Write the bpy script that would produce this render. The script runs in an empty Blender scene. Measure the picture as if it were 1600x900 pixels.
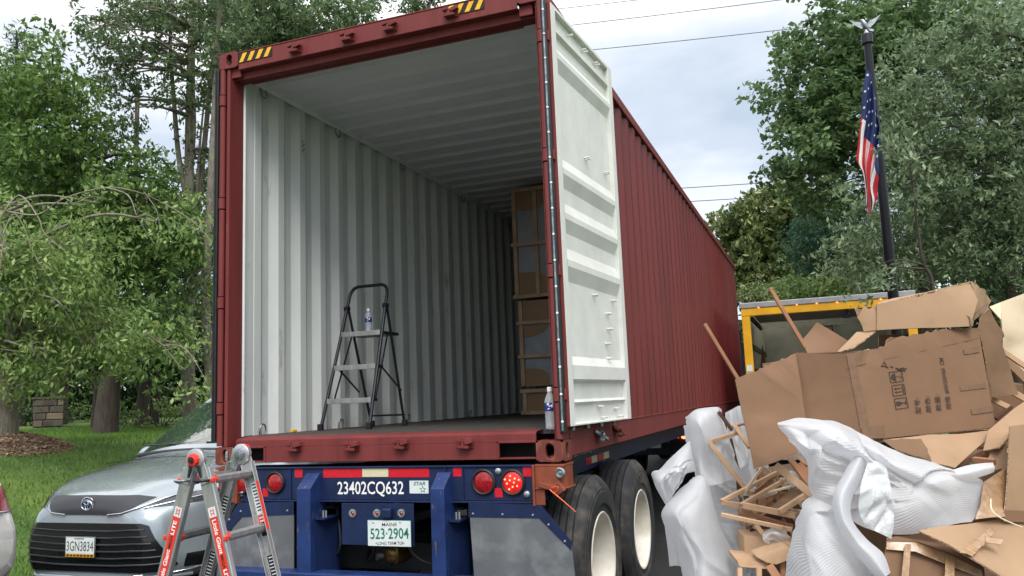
import bpy, bmesh, math, random
import numpy as np
from mathutils import Vector, Matrix
from mathutils.bvhtree import BVHTree
random.seed(7); RNG = np.random.default_rng(7)
SC = bpy.context.scene
COL = SC.collection

# ------------------------------------------------------------------ camera, sky, sun, exposure
FPX = 1257.88
CAM = Vector((3.82175, -4.43551, 1.50801))
def cam_axes(a, b, c):
    ca, sa, cb, sb, cc, sc = math.cos(a), math.sin(a), math.cos(b), math.sin(b), math.cos(c), math.sin(c)
    fwd = Vector((sa*cb, ca*cb, sb)); right = Vector((ca, -sa, 0)); up = right.cross(fwd)
    return right*cc + up*sc, up*cc - right*sc, fwd
RT, UP, FW = cam_axes(-.356732, .137677, -.039990)
cam = bpy.data.cameras.new('camera'); camo = bpy.data.objects.new('camera', cam); COL.objects.link(camo)
cam.sensor_width = 36; cam.lens = FPX/1600*36; cam.clip_start = .05; cam.clip_end = 2000
M = Matrix((RT, UP, -FW)).transposed().to_4x4(); M.translation = CAM
camo.matrix_world = M; SC.camera = camo
# survey helpers: where the sight line through a point of the 1600x900 picture meets a real plane
def ray(px, py): return FW + RT*((px-800)/FPX) - UP*((py-450)/FPX)
def PD(px, py, d): return CAM + ray(px, py)*d
def PP(px, py, ax, val):
    r = ray(px, py); return CAM + r*((val-CAM[ax])/r[ax])
def PX(px, py, X): return PP(px, py, 0, X)
def PY(px, py, Y): return PP(px, py, 1, Y)
def PZ(px, py, Z): return PP(px, py, 2, Z)
def PN(px, py, P0, n):
    r = ray(px, py); return CAM + r*((Vector(P0)-CAM).dot(n)/r.dot(n))

SUN_EL, SUN_AZ = math.radians(50), math.radians(154)      # azimuth clockwise from +Y
sd = Vector((math.sin(SUN_AZ)*math.cos(SUN_EL), math.cos(SUN_AZ)*math.cos(SUN_EL), math.sin(SUN_EL)))
sun = bpy.data.lights.new('sun', 'SUN'); sun.energy = 1.5; sun.angle = math.radians(30); sun.color = (1, .965, .91)
suno = bpy.data.objects.new('sun', sun); COL.objects.link(suno)
suno.rotation_euler = sd.to_track_quat('Z', 'Y').to_euler()
wd = bpy.data.worlds.new('World'); SC.world = wd; wd.use_nodes = True
nt = wd.node_tree; nt.nodes.clear(); N = nt.nodes.new; L = nt.links.new
wo = N('ShaderNodeOutputWorld'); add = N('ShaderNodeAddShader')
bg1 = N('ShaderNodeBackground'); bg2 = N('ShaderNodeBackground')
sky = N('ShaderNodeTexSky'); sky.sky_type = 'NISHITA'; sky.sun_disc = False
sky.sun_elevation = SUN_EL; sky.sun_rotation = SUN_AZ
L(sky.outputs[0], bg1.inputs[0]); bg1.inputs[1].default_value = .05
tc = N('ShaderNodeTexCoord'); mp = N('ShaderNodeMapping'); mp.inputs['Scale'].default_value = (1, 1, 2.6)
mp.inputs['Location'].default_value = (.9, .35, .2)
L(tc.outputs['Generated'], mp.inputs[0])
n1 = N('ShaderNodeTexNoise'); n1.inputs['Scale'].default_value = 2.3; n1.inputs['Detail'].default_value = 6; n1.inputs['Roughness'].default_value = .52
L(mp.outputs[0], n1.inputs[0])
rp = N('ShaderNodeValToRGB'); rp.color_ramp.elements[0].position = .38; rp.color_ramp.elements[0].color = (.42, .44, .44, 1)
rp.color_ramp.elements[1].position = .62; rp.color_ramp.elements[1].color = (.95, .90, .84, 1)
e = rp.color_ramp.elements.new(.5); e.color = (.58, .575, .56, 1)
L(n1.outputs[0], rp.inputs[0])
sep = N('ShaderNodeSeparateXYZ'); L(tc.outputs['Generated'], sep.inputs[0])
mr = N('ShaderNodeMapRange'); mr.inputs[1].default_value = .25; mr.inputs[2].default_value = 1; mr.inputs[3].default_value = .42; mr.inputs[4].default_value = 1.95
L(sep.outputs[2], mr.inputs[0]); L(rp.outputs[0], bg2.inputs[0]); L(mr.outputs[0], bg2.inputs[1])
L(bg1.outputs[0], add.inputs[0]); L(bg2.outputs[0], add.inputs[1]); L(add.outputs[0], wo.inputs[0])
SC.view_settings.view_transform = 'Standard'; SC.view_settings.look = 'None'
SC.view_settings.exposure = 0.88; SC.view_settings.gamma = 1
SC.cycles.max_bounces = 12; SC.cycles.transparent_max_bounces = 12; SC.cycles.diffuse_bounces = 10

# ------------------------------------------------------------------ materials
def rgb(r, g, b, k=1.0):
    f = lambda c: ((c/255+.055)/1.055)**2.4 if c > 10.3 else c/255/12.92
    return (f(r)*k, f(g)*k, f(b)*k, 1)
def mat(name, c1, c2=None, rough=.5, metal=0, scale=6, det=5, lo=.35, hi=.65, stretch=(1, 1, 1), bump=0, bscale=80, bdist=.01,
        spec=.5, coat=0, trans=0, ior=1.45, alpha=1, emit=None, es=0, c3=None, s3=3, lo3=.6, hi3=.75, st3=(1, 1, 1), translucent=0, attr=None, rvar=0, coord='Object'):
    m = bpy.data.materials.new(name); m.use_nodes = True; t = m.node_tree; N = t.nodes.new; L = t.links.new
    b = t.nodes['Principled BSDF']
    b.inputs['Base Color'].default_value = c1; b.inputs['Roughness'].default_value = rough; b.inputs['Metallic'].default_value = metal
    b.inputs['Specular IOR Level'].default_value = spec; b.inputs['Coat Weight'].default_value = coat
    b.inputs['Transmission Weight'].default_value = trans; b.inputs['IOR'].default_value = ior; b.inputs['Alpha'].default_value = alpha
    if emit: b.inputs['Emission Color'].default_value = emit; b.inputs['Emission Strength'].default_value = es
    tc = N('ShaderNodeTexCoord')
    def noise(sc, st, de=det):
        mp = N('ShaderNodeMapping'); mp.inputs['Scale'].default_value = st; L(tc.outputs[coord], mp.inputs[0])
        n = N('ShaderNodeTexNoise'); n.inputs['Scale'].default_value = sc; n.inputs['Detail'].default_value = de; n.inputs['Roughness'].default_value = .6
        L(mp.outputs[0], n.inputs[0]); return n.outputs[0]
    col = None
    if c2:
        if attr:
            a = N('ShaderNodeAttribute'); a.attribute_name = attr; src = a.outputs['Fac']
        else: src = noise(scale, stretch)
        r = N('ShaderNodeMapRange'); r.inputs[1].default_value = lo; r.inputs[2].default_value = hi; L(src, r.inputs[0])
        x = N('ShaderNodeMix'); x.data_type = 'RGBA'; x.inputs[6].default_value = c1; x.inputs[7].default_value = c2
        L(r.outputs[0], x.inputs[0]); col = x.outputs[2]
        if rvar:
            r2 = N('ShaderNodeMapRange'); r2.inputs[3].default_value = rough-rvar; r2.inputs[4].default_value = rough+rvar; L(src, r2.inputs[0]); L(r2.outputs[0], b.inputs['Roughness'])
    if c3:
        r = N('ShaderNodeMapRange'); r.inputs[1].default_value = lo3; r.inputs[2].default_value = hi3; L(noise(s3, st3, 7), r.inputs[0])
        x = N('ShaderNodeMix'); x.data_type = 'RGBA'; x.inputs[7].default_value = c3
        if col: L(col, x.inputs[6])
        else: x.inputs[6].default_value = c1
        L(r.outputs[0], x.inputs[0]); col = x.outputs[2]
    if col: L(col, b.inputs['Base Color'])
    if bump:
        bp = N('ShaderNodeBump'); bp.inputs['Strength'].default_value = bump; bp.inputs['Distance'].default_value = bdist
        L(noise(bscale, stretch), bp.inputs['Height']); L(bp.outputs[0], b.inputs['Normal'])
    if translucent:
        tr = N('ShaderNodeBsdfTranslucent'); mx = N('ShaderNodeMixShader'); mx.inputs[0].default_value = translucent
        if col: L(col, tr.inputs[0])
        else: tr.inputs[0].default_value = c1
        L(b.outputs[0], mx.inputs[1]); L(tr.outputs[0], mx.inputs[2]); L(mx.outputs[0], t.nodes['Material Output'].inputs[0])
    return m
def wave_bump(m, axis, scale, strength, dist=.003, coord='Object', add_to=True, rot=(0, 0, 0)):
    t = m.node_tree; N = t.nodes.new; L = t.links.new; b = t.nodes['Principled BSDF']
    tc = N('ShaderNodeTexCoord'); mp = N('ShaderNodeMapping'); mp.inputs['Rotation'].default_value = rot
    L(tc.outputs[coord], mp.inputs[0])
    w = N('ShaderNodeTexWave'); w.bands_direction = axis; w.inputs['Scale'].default_value = scale; w.inputs['Distortion'].default_value = .6; w.inputs['Detail'].default_value = 1
    L(mp.outputs[0], w.inputs[0])
    bp = N('ShaderNodeBump'); bp.inputs['Strength'].default_value = strength; bp.inputs['Distance'].default_value = dist
    L(w.outputs['Fac'], bp.inputs['Height'])
    if b.inputs['Normal'].links: L(b.inputs['Normal'].links[0].from_socket, bp.inputs['Normal'])
    L(bp.outputs[0], b.inputs['Normal']); return m

K = {}
K['maroon'] = mat('maroon_paint', rgb(118, 54, 52), rgb(104, 45, 45), .6, spec=.3, scale=3, stretch=(3, 3, .35), c3=rgb(134, 76, 72), s3=9, st3=(4, 4, .6), lo3=.66, hi3=.82, bump=.08, bscale=30, bdist=.004)
K['maroon_side'] = mat('maroon_wall_paint', rgb(108, 41, 41), rgb(94, 35, 36), .40, spec=.5, scale=2, stretch=(1, 1, .25), c3=rgb(124, 62, 62), s3=5, st3=(3, 3, .12), lo3=.62, hi3=.85, bump=.1, bscale=5, bdist=.01)
K['rust'] = mat('rusty_casting_paint', rgb(110, 48, 46), rgb(98, 46, 38), .65, scale=14, c3=rgb(126, 74, 48), s3=10, st3=(2, 2, .7), lo3=.5, hi3=.62, bump=.3, bscale=60, bdist=.003)
K['inner'] = mat('pale_interior_paint', rgb(214, 218, 216), rgb(202, 207, 206), .5, scale=4, stretch=(1, 1, .3), c3=rgb(150, 146, 138), s3=7, st3=(1, 1, .4), lo3=.62, hi3=.80, bump=.06, bscale=20, bdist=.004)
K['roofin'] = mat('pale_ceiling_paint', rgb(236, 239, 240), rgb(228, 232, 234), .55, scale=3)
K['doorin'] = mat('cream_door_paint', rgb(213, 216, 211), rgb(202, 204, 198), .45, scale=5, c3=rgb(160, 152, 138), s3=12, st3=(1, 1, .3), lo3=.70, hi3=.85, bump=.05, bscale=12, bdist=.004)
K['ply'] = mat('worn_plywood', rgb(72, 68, 64), rgb(48, 45, 43), .75, scale=6, stretch=(3, .4, 1), c3=rgb(120, 112, 102), s3=20, st3=(5, .4, 1), lo3=.6, hi3=.75, bump=.2, bscale=30)
K['black'] = mat('black_rubber', rgb(22, 23, 25), rgb(34, 35, 38), .55, scale=20)
K['hole'] = mat('dark_void', rgb(8, 9, 12), None, .9)
K['strip'] = mat('bright_metal_strip', rgb(170, 176, 180), rgb(120, 128, 134), .35, .8, scale=30)
K['navy'] = mat('navy_trailer_paint', rgb(24, 40, 78), rgb(18, 30, 62), .42, scale=6, stretch=(1, 1, .6), c3=rgb(60, 66, 84), s3=22, lo3=.66, hi3=.8, bump=.12, bscale=40, bdist=.003)
K['navy_scuff'] = mat('scuffed_navy_paint', rgb(32, 56, 108), rgb(24, 42, 86), .42, scale=8, c3=rgb(112, 92, 76), s3=26, st3=(1.5, 1.5, .4), lo3=.60, hi3=.70, bump=.2, bscale=50, bdist=.003)
K['orange'] = mat('orange_rusted_paint', rgb(142, 72, 46), rgb(112, 56, 40), .5, scale=10, c3=rgb(110, 58, 44), s3=14, lo3=.5, hi3=.7, bump=.2, bscale=50, bdist=.003)
K['cordor'] = mat('orange_plastic', rgb(236, 96, 30), None, .4)
K['redlens'] = mat('red_lens', rgb(168, 22, 34), rgb(120, 12, 24), .15, scale=60, lo=.4, hi=.6, coat=.6)
K['redlit'] = mat('lit_red_lens', rgb(200, 20, 30), rgb(150, 10, 20), .15, scale=60, lo=.4, hi=.6, coat=.6, emit=(1, .04, .04, 1), es=.2)
K['led'] = mat('lit_lamp_dot', (1, .2, .1, 1), None, .3, emit=(1, .16, .06, 1), es=3)
K['amber'] = mat('lit_amber_dot', (1, .3, .05, 1), None, .3, emit=(1, .22, .05, 1), es=1.4)
K['reftape'] = mat('red_reflector', rgb(206, 30, 50), rgb(180, 24, 40), .3, scale=60)
K['whtape'] = mat('pale_reflector', rgb(214, 204, 172), rgb(196, 186, 152), .35, scale=60)
K['white'] = mat('white_paint', rgb(232, 232, 230), None, .4)
K['steelflap'] = mat('dull_grey_flap', rgb(112, 115, 118), rgb(94, 97, 101), .5, .25, scale=3, stretch=(1, 1, .5), c3=rgb(150, 152, 154), s3=4, lo3=.5, hi3=.8, bump=.1, bscale=6)
K['bolt'] = mat('zinc_bolt', rgb(178, 182, 186), None, .35, .8)
K['gold'] = mat('brassy_metal', rgb(128, 104, 54), rgb(66, 52, 32), .4, .8, scale=14)
K['green'] = mat('plate_green', rgb(22, 110, 88), None, .5)
K['plate'] = mat('plate_white', rgb(214, 222, 220), rgb(200, 208, 208), .4, scale=10)
K['ink'] = mat('black_ink', rgb(28, 26, 26), None, .7)
K['boxink'] = mat('brown_black_ink', rgb(46, 36, 32), rgb(60, 47, 40), .8, scale=60)
K['yellow'] = mat('hazard_yellow', rgb(232, 178, 32), rgb(214, 160, 28), .4, scale=12)
K['tyre'] = mat('tyre_rubber', rgb(42, 43, 46), rgb(30, 31, 33), .75, scale=7, c3=rgb(86, 80, 74), s3=5, lo3=.50, hi3=.72, bump=.15, bscale=60, bdist=.004)
K['rim'] = mat('cream_wheel_paint', rgb(214, 210, 200), rgb(196, 190, 178), .4, scale=8, c3=rgb(128, 112, 96), s3=24, lo3=.68, hi3=.78)
K['dark'] = mat('dark_chassis', rgb(20, 22, 28), rgb(32, 34, 40), .6, scale=6, bump=.2, bscale=20)
K['alu'] = mat('brushed_aluminium', rgb(196, 196, 196), rgb(172, 172, 174), .36, .75, scale=30, stretch=(1, 1, .1), c3=rgb(134, 134, 134), s3=14, lo3=.6, hi3=.8)
K['aludark'] = mat('grooved_aluminium', rgb(150, 150, 148), rgb(126, 126, 126), .4, .75, scale=30)
K['redpl'] = mat('red_plastic', rgb(222, 58, 40), None, .35)
K['redst'] = mat('red_sticker', rgb(216, 60, 44), rgb(206, 54, 40), .4, scale=30)
K['blkpl'] = mat('black_plastic', rgb(34, 34, 38), None, .4)
K['stepblk'] = mat('black_ladder_tube', rgb(30, 33, 42), None, .35, .3)
K['asphalt'] = mat('asphalt', rgb(50, 50, 51), rgb(41, 41, 42), .95, scale=1.3, spec=.15, c3=rgb(70, 68, 66), s3=160, lo3=.55, hi3=.7, bump=.5, bscale=220, bdist=.006)
K['ground'] = mat('lawn_soil', rgb(66, 92, 38), rgb(48, 74, 28), .9, scale=1.2, c3=rgb(92, 112, 48), s3=.5, lo3=.45, hi3=.65, bump=.6, bscale=40, bdist=.03)
K['grass'] = mat('grass_blades', rgb(70, 106, 36), rgb(112, 144, 58), .6, attr='lc', lo=0, hi=1, translucent=.25)
K['mulchm'] = mat('bark_mulch', rgb(132, 110, 90), rgb(100, 80, 64), .9, scale=30, bump=.8, bscale=60, bdist=.03)
K['chips'] = mat('bark_chips', rgb(106, 84, 66), rgb(164, 142, 120), .9, attr='lc', lo=0, hi=1)
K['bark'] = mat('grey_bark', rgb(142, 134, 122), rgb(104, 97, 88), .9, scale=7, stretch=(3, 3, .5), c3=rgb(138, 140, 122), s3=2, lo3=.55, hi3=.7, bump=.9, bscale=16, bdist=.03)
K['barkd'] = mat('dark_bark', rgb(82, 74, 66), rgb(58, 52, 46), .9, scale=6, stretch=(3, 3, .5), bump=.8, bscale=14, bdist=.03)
K['barkp'] = mat('pale_twig_bark', rgb(148, 140, 126), rgb(112, 104, 92), .85, scale=9)
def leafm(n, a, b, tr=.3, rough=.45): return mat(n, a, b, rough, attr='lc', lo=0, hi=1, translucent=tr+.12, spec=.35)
K['lf_bright'] = leafm('bright_leaves', rgb(88, 114, 58), rgb(158, 180, 110))
K['lf_mid'] = leafm('mid_leaves', rgb(70, 98, 52), rgb(130, 156, 86))
K['lf_dark'] = leafm('dull_dark_leaves', rgb(72, 92, 62), rgb(118, 140, 96))
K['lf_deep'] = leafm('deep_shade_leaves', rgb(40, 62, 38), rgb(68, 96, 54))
K['lf_oval'] = leafm('glossy_grey_green_leaves', rgb(88, 108, 80), rgb(156, 174, 136), .3, .3)
K['lf_maple'] = leafm('maple_leaves', rgb(78, 104, 66), rgb(128, 152, 102))
K['lf_olive'] = leafm('olive_leaves', rgb(72, 92, 56), rgb(164, 172, 112), .2)
K['lf_conif'] = leafm('blue_green_needles', rgb(46, 78, 56), rgb(70, 108, 76), .2)
K['silver'] = mat('silver_blue_car_paint', rgb(142, 152, 158), rgb(137, 148, 155), .25, .35, scale=2, coat=1)
K['carwhite'] = mat('pearl_white_car_paint', rgb(240, 237, 232), None, .25, .0, coat=1)
K['carblk'] = mat('gloss_black_trim', rgb(16, 17, 20), None, .25, coat=.4)
K['carmat'] = mat('satin_black_trim', rgb(46, 48, 53), None, .5)
K['chrome'] = mat('chrome', rgb(214, 216, 220), None, .12, 1)
K['glass'] = mat('tinted_glass', rgb(40, 56, 50), None, .03, 0, spec=1, coat=1)
K['lampg'] = mat('headlamp_glass', rgb(34, 37, 42), rgb(70, 74, 80), .08, .4, scale=16, coat=1)
K['emblem'] = mat('blue_emblem', rgb(40, 84, 140), None, .2, .5)
K['card'] = mat('cardboard', rgb(122, 92, 69), rgb(112, 84, 62), .8, scale=3, c3=rgb(104, 77, 56), s3=4, lo3=.6, hi3=.75, bump=.1, bscale=14, bdist=.01)
K['cardlt'] = mat('pale_cardboard', rgb(158, 129, 101), rgb(148, 120, 93), .8, scale=3, c3=rgb(138, 110, 84), s3=5, lo3=.6, hi3=.75, bump=.12, bscale=12, bdist=.01)
K['cardpale'] = mat('weathered_pale_cardboard', rgb(208, 190, 164), rgb(196, 177, 150), .8, scale=2, bump=.1, bscale=9)
K['carddk'] = mat('dark_cardboard', rgb(118, 90, 66), rgb(102, 77, 56), .8, scale=3, bump=.15, bscale=12)
for k, ax in (('card', 'Z'), ('cardlt', 'X'), ('carddk', 'Z'), ('cardpale', 'X')): wave_bump(K[k], ax, 42, .04, .002)
K['cardedge'] = mat('cardboard_cut_edge', rgb(190, 162, 130), rgb(120, 92, 66), .85, scale=150, det=1)
K['tape'] = mat('brown_packing_tape', rgb(104, 75, 51), rgb(116, 86, 60), .25, scale=30, bump=.4, bscale=60, bdist=.004, spec=.7)
K['tapelt'] = mat('clear_packing_tape', rgb(164, 132, 99), rgb(138, 107, 78), .2, scale=40, bump=.35, bscale=70, bdist=.004, spec=.8)
K['wood'] = mat('pale_raw_wood', rgb(190, 158, 126), rgb(166, 132, 101), .75, scale=5, stretch=(1, 1, 1), c3=rgb(140, 98, 66), s3=13, lo3=.64, hi3=.74, bump=.15, bscale=50, bdist=.003)
K['woodred'] = mat('reddish_raw_wood', rgb(158, 114, 84), rgb(138, 94, 68), .75, scale=5, c3=rgb(118, 80, 56), s3=13, lo3=.62, hi3=.74, bump=.15, bscale=50, bdist=.003)
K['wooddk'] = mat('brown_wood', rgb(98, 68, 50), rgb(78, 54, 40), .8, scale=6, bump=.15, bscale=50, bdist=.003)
K['crtwood'] = mat('crate_wood', rgb(196, 164, 138), rgb(168, 138, 114), .75, scale=5, c3=rgb(120, 86, 60), s3=16, lo3=.66, hi3=.76)
K['crtwrap'] = mat('grey_foam_wrap', rgb(160, 163, 172), rgb(142, 146, 156), .5, scale=6, bump=.5, bscale=10, bdist=.02)
def foam(n, a, b, tr): 
    m = mat(n, a, b, .45, scale=5, translucent=tr, bump=.15, bscale=9, bdist=.02, spec=.4, alpha=.93)
    return wave_bump(m, 'X', 7, .3, .006, coord='UV')
K['foam'] = foam('white_ribbed_foam', rgb(236, 237, 240), rgb(226, 228, 232), .5)
K['film'] = mat('clear_plastic_film', rgb(226, 230, 232), None, .12, spec=.9, alpha=.35, bump=.6, bscale=12, bdist=.03)
K['truckyel'] = mat('truck_yellow', rgb(224, 168, 24), rgb(206, 150, 22), .45, scale=5)
K['truckgrey'] = mat('grey_rail', rgb(158, 158, 160), rgb(140, 140, 144), .5, .3, scale=8)
K['truckin'] = mat('grey_truck_lining', rgb(168, 169, 172), rgb(146, 147, 150), .6, scale=2)
K['transl'] = mat('translucent_roof_sheet', rgb(240, 238, 220), None, .5, translucent=.85)
K['fred'] = mat('flag_red', rgb(196, 34, 48), None, .7, translucent=.15)
K['fwht'] = mat('flag_white', rgb(232, 230, 230), None, .7, translucent=.15)
K['fblu'] = mat('flag_blue', rgb(36, 50, 100), None, .7, translucent=.1)
K['pole'] = mat('black_pole_paint', rgb(24, 27, 36), None, .35)
K['stone'] = mat('grey_brown_stone', rgb(100, 92, 84), rgb(70, 66, 62), .9, scale=4, bump=.5, bscale=20, bdist=.02)
K['stone2'] = mat('tan_stone', rgb(134, 120, 100), rgb(104, 94, 80), .9, scale=4, bump=.5, bscale=20, bdist=.02)
K['mortar'] = mat('mortar', rgb(74, 70, 66), None, .95)
K['wire'] = mat('overhead_wire', rgb(70, 74, 84), None, .6)
K['pet'] = mat('clear_bottle_plastic', rgb(236, 242, 246), None, .12, trans=.7, ior=1.15, spec=.6)
K['lblue'] = mat('bottle_label_blue', rgb(36, 50, 130), rgb(30, 42, 112), .35, scale=30)
K['cap'] = mat('white_cap', rgb(236, 236, 238), None, .4)

# ------------------------------------------------------------------ mesh helpers
ROOTS = {}
def empty(name, loc, rz=0, **k):
    o = bpy.data.objects.new(name, None); COL.objects.link(o); o.location = loc; o.rotation_euler = (0, 0, rz); o.empty_display_size = .2
    ROOTS[o.name] = Matrix.Translation(Vector(loc)) @ Matrix.Rotation(rz, 4, 'Z')
    return tag(o, **k)
def tag(o, label=None, cat=None, group=None, kind=None):
    if label: o['label'] = label
    if cat: o['category'] = cat
    if group: o['group'] = group
    if kind: o['kind'] = kind
    return o
class MB:
    def __init__(s, off=(0, 0, 0)): s.v = []; s.f = []; s.mi = []; s.m = 0; s.off = Vector(off); s.uv = None
    def add(s, vs, fs):
        n = len(s.v); s.v += [Vector(p)+s.off for p in vs]
        for f in fs: s.f.append([i+n for i in f]); s.mi.append(s.m)
        return s
    def box(s, a, b):
        (x0, y0, z0), (x1, y1, z1) = a, b
        return s.obox((x0, y0, z0), (x1-x0, 0, 0), (0, y1-y0, 0), (0, 0, z1-z0))
    def obox(s, o, ax, ay, az):
        o, ax, ay, az = map(Vector, (o, ax, ay, az))
        return s.add([o, o+ax, o+ax+ay, o+ay, o+az, o+ax+az, o+ax+ay+az, o+ay+az],
                     [[0, 3, 2, 1], [4, 5, 6, 7], [0, 1, 5, 4], [1, 2, 6, 5], [2, 3, 7, 6], [3, 0, 4, 7]])
    def bar(s, p, q, w, h, up=(0, 0, 1), ew=1, eh=1):
        p, q, up = Vector(p), Vector(q), Vector(up); d = (q-p).normalized(); x = d.cross(up)
        if x.length < 1e-4: x = d.cross(Vector((1, 0, 0)))
        x.normalize(); y = x.cross(d)
        vs = [p+x*a*w/2+y*b*h/2 for a, b in ((-1, -1), (1, -1), (1, 1), (-1, 1))]+[q+x*a*w*ew/2+y*b*h*eh/2 for a, b in ((-1, -1), (1, -1), (1, 1), (-1, 1))]
        return s.add(vs, [[0, 3, 2, 1], [4, 5, 6, 7], [0, 1, 5, 4], [1, 2, 6, 5], [2, 3, 7, 6], [3, 0, 4, 7]])
    def tube(s, pts, rs, n=8, cap=True):
        pts = [Vector(p) for p in pts]
        if not hasattr(rs, '__len__'): rs = [rs]*len(pts)
        vs = []; ref = None
        for i, p in enumerate(pts):
            d = (pts[min(i+1, len(pts)-1)]-pts[max(i-1, 0)]).normalized()
            if ref is None: ref = d.orthogonal().normalized()
            x = (ref-d*ref.dot(d))
            x = x.normalized() if x.length > 1e-5 else d.orthogonal().normalized()
            ref = x; y = d.cross(x)
            vs += [p+(x*math.cos(2*math.pi*k/n)+y*math.sin(2*math.pi*k/n))*rs[i] for k in range(n)]
        fs = [[i*n+k, i*n+(k+1) % n, (i+1)*n+(k+1) % n, (i+1)*n+k] for i in range(len(pts)-1) for k in range(n)]
        if cap: fs += [list(range(n))[::-1], [(len(pts)-1)*n+k for k in range(n)]]
        return s.add(vs, fs)
    def lathe(s, prof, o, axis, n=32, close=False):     # prof: (distance along axis, radius)
        o, a = Vector(o), Vector(axis).normalized(); x = a.orthogonal().normalized(); y = a.cross(x)
        vs = [o+a*h+(x*math.cos(2*math.pi*k/n)+y*math.sin(2*math.pi*k/n))*r for h, r in prof for k in range(n)]
        m = len(prof); fs = [[i*n+k, i*n+(k+1) % n, ((i+1) % m)*n+(k+1) % n, ((i+1) % m)*n+k] for i in range(m if close else m-1) for k in range(n)]
        return s.add(vs, fs)
    def prism(s, pts, t):
        pts = [Vector(p) for p in pts]; t = Vector(t); n = len(pts)
        return s.add(pts+[p+t for p in pts], [list(range(n))[::-1], [n+i for i in range(n)]]+[[i, (i+1) % n, n+(i+1) % n, n+i] for i in range(n)])
    def grid(s, P, closed=False, uv=False):
        nu, nv = len(P), len(P[0])
        return s.add([p for r in P for p in r], [[i*nv+j, (i+1)*nv+j, (i+1)*nv+j+1, i*nv+j+1] for i in range(nu-1) for j in range(nv-1)])
    def build(s, name, mats, parent=None, smooth=None, bevel=0, seg=2, solid=0, normals=True, **k):
        me = bpy.data.meshes.new(name); vs = s.v
        if parent is not None:
            inv = ROOTS[parent.name].inverted(); vs = [inv @ p for p in vs]
        me.from_pydata([tuple(p) for p in vs], [], s.f)
        if not isinstance(mats, (list, tuple)): mats = [mats]
        for m in mats: me.materials.append(K[m] if isinstance(m, str) else m)
        if len(mats) > 1: me.polygons.foreach_set('material_index', s.mi)
        if s.uv is not None:
            uvl = me.uv_layers.new(name='UVMap'); li = np.zeros(len(me.loops), dtype=np.int32); me.loops.foreach_get('vertex_index', li)
            uvl.data.foreach_set('uv', np.array(s.uv, dtype=np.float32)[li].ravel())
        if normals:
            bm = bmesh.new(); bm.from_mesh(me); bmesh.ops.recalc_face_normals(bm, faces=bm.faces); bm.to_mesh(me); bm.free()
        if smooth is not None:
            me.shade_smooth()
            if smooth < 180: me.set_sharp_from_angle(angle=math.radians(smooth))
        me.update()
        o = bpy.data.objects.new(name, me); COL.objects.link(o)
        if parent is not None: o.parent = parent; ROOTS[o.name] = ROOTS[parent.name]
        else: ROOTS[o.name] = Matrix.Identity(4)
        if solid:
            md = o.modifiers.new('solid', 'SOLIDIFY'); md.thickness = solid; md.offset = 0
            if isinstance(mats[0], str) and mats[0].startswith('card'): me.materials.append(K['cardedge']); md.material_offset_rim = 1
        if solid:
            md = o.modifiers.new('split', 'EDGE_SPLIT'); md.split_angle = math.radians(38)
        if bevel:
            md = o.modifiers.new('bevel', 'BEVEL'); md.width = bevel; md.segments = seg; md.limit_method = 'ANGLE'; md.angle_limit = math.radians(35)
        return tag(o, **k)
def part(f, name, m, parent=None, off=(0, 0, 0), **k):
    b = MB(off); f(b); return b.build(name, m, parent, **k)
def bx(name, a, b, m, parent=None, off=(0, 0, 0), **k): return MB(off).box(a, b).build(name, m, parent, **k)
def rebase(o):            # put a lone mesh's origin at its base
    me = o.data; n = len(me.vertices); a = np.zeros(n*3); me.vertices.foreach_get('co', a); a = a.reshape(-1, 3)
    c = np.array([(a[:, 0].min()+a[:, 0].max())/2, (a[:, 1].min()+a[:, 1].max())/2, a[:, 2].min()])
    me.vertices.foreach_set('co', (a-c).ravel()); o.location = c; ROOTS[o.name] = Matrix.Translation(Vector(c)); return o
def text(s, name, origin, xdir, updir, h, m, parent, sx=1.0, bold=0, ext=.0006, align='LEFT', shear=0):
    cu = bpy.data.curves.new('t', 'FONT'); cu.body = s; cu.size = h/.69; cu.offset = bold*h; cu.extrude = 0
    cu.align_x = align; cu.shear = shear; cu.resolution_u = 3
    to = bpy.data.objects.new('t', cu)
    me = bpy.data.meshes.new_from_object(to); bpy.data.objects.remove(to); bpy.data.curves.remove(cu)
    me.name = name; x = Vector(xdir).normalized(); y = Vector(updir); y = (y-x*y.dot(x)).normalized(); z = x.cross(y)
    T = Matrix((x*sx, y, z)).transposed().to_4x4(); T.translation = Vector(origin)
    if parent is not None: T = ROOTS[parent.name].inverted() @ T
    me.transform(T); me.materials.clear(); me.materials.append(K[m])
    o = bpy.data.objects.new(name, me); COL.objects.link(o)
    if parent is not None: o.parent = parent; ROOTS[o.name] = ROOTS[parent.name]
    return o
def copy_tree(o, parent=None, loc=None, rz=None):
    c = o.copy(); COL.objects.link(c)
    if parent is not None: c.parent = parent
    if loc is not None: c.location = loc
    if rz is not None: c.rotation_euler = (0, 0, rz)
    for ch in o.children: copy_tree(ch, c)
    return c
def cr(pts, n):            # Catmull-Rom through rows of Vectors
    out = []; m = len(pts)
    for i in range(m-1):
        p0, p1, p2, p3 = pts[max(i-1, 0)], pts[i], pts[i+1], pts[min(i+2, m-1)]
        for k in range(n):
            t = k/n; out.append(.5*((2*p1)+(p2-p0)*t+(2*p0-5*p1+4*p2-p3)*t*t+(3*p1-p0-3*p2+p3)*t**3))
    out.append(pts[-1]); return out
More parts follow.
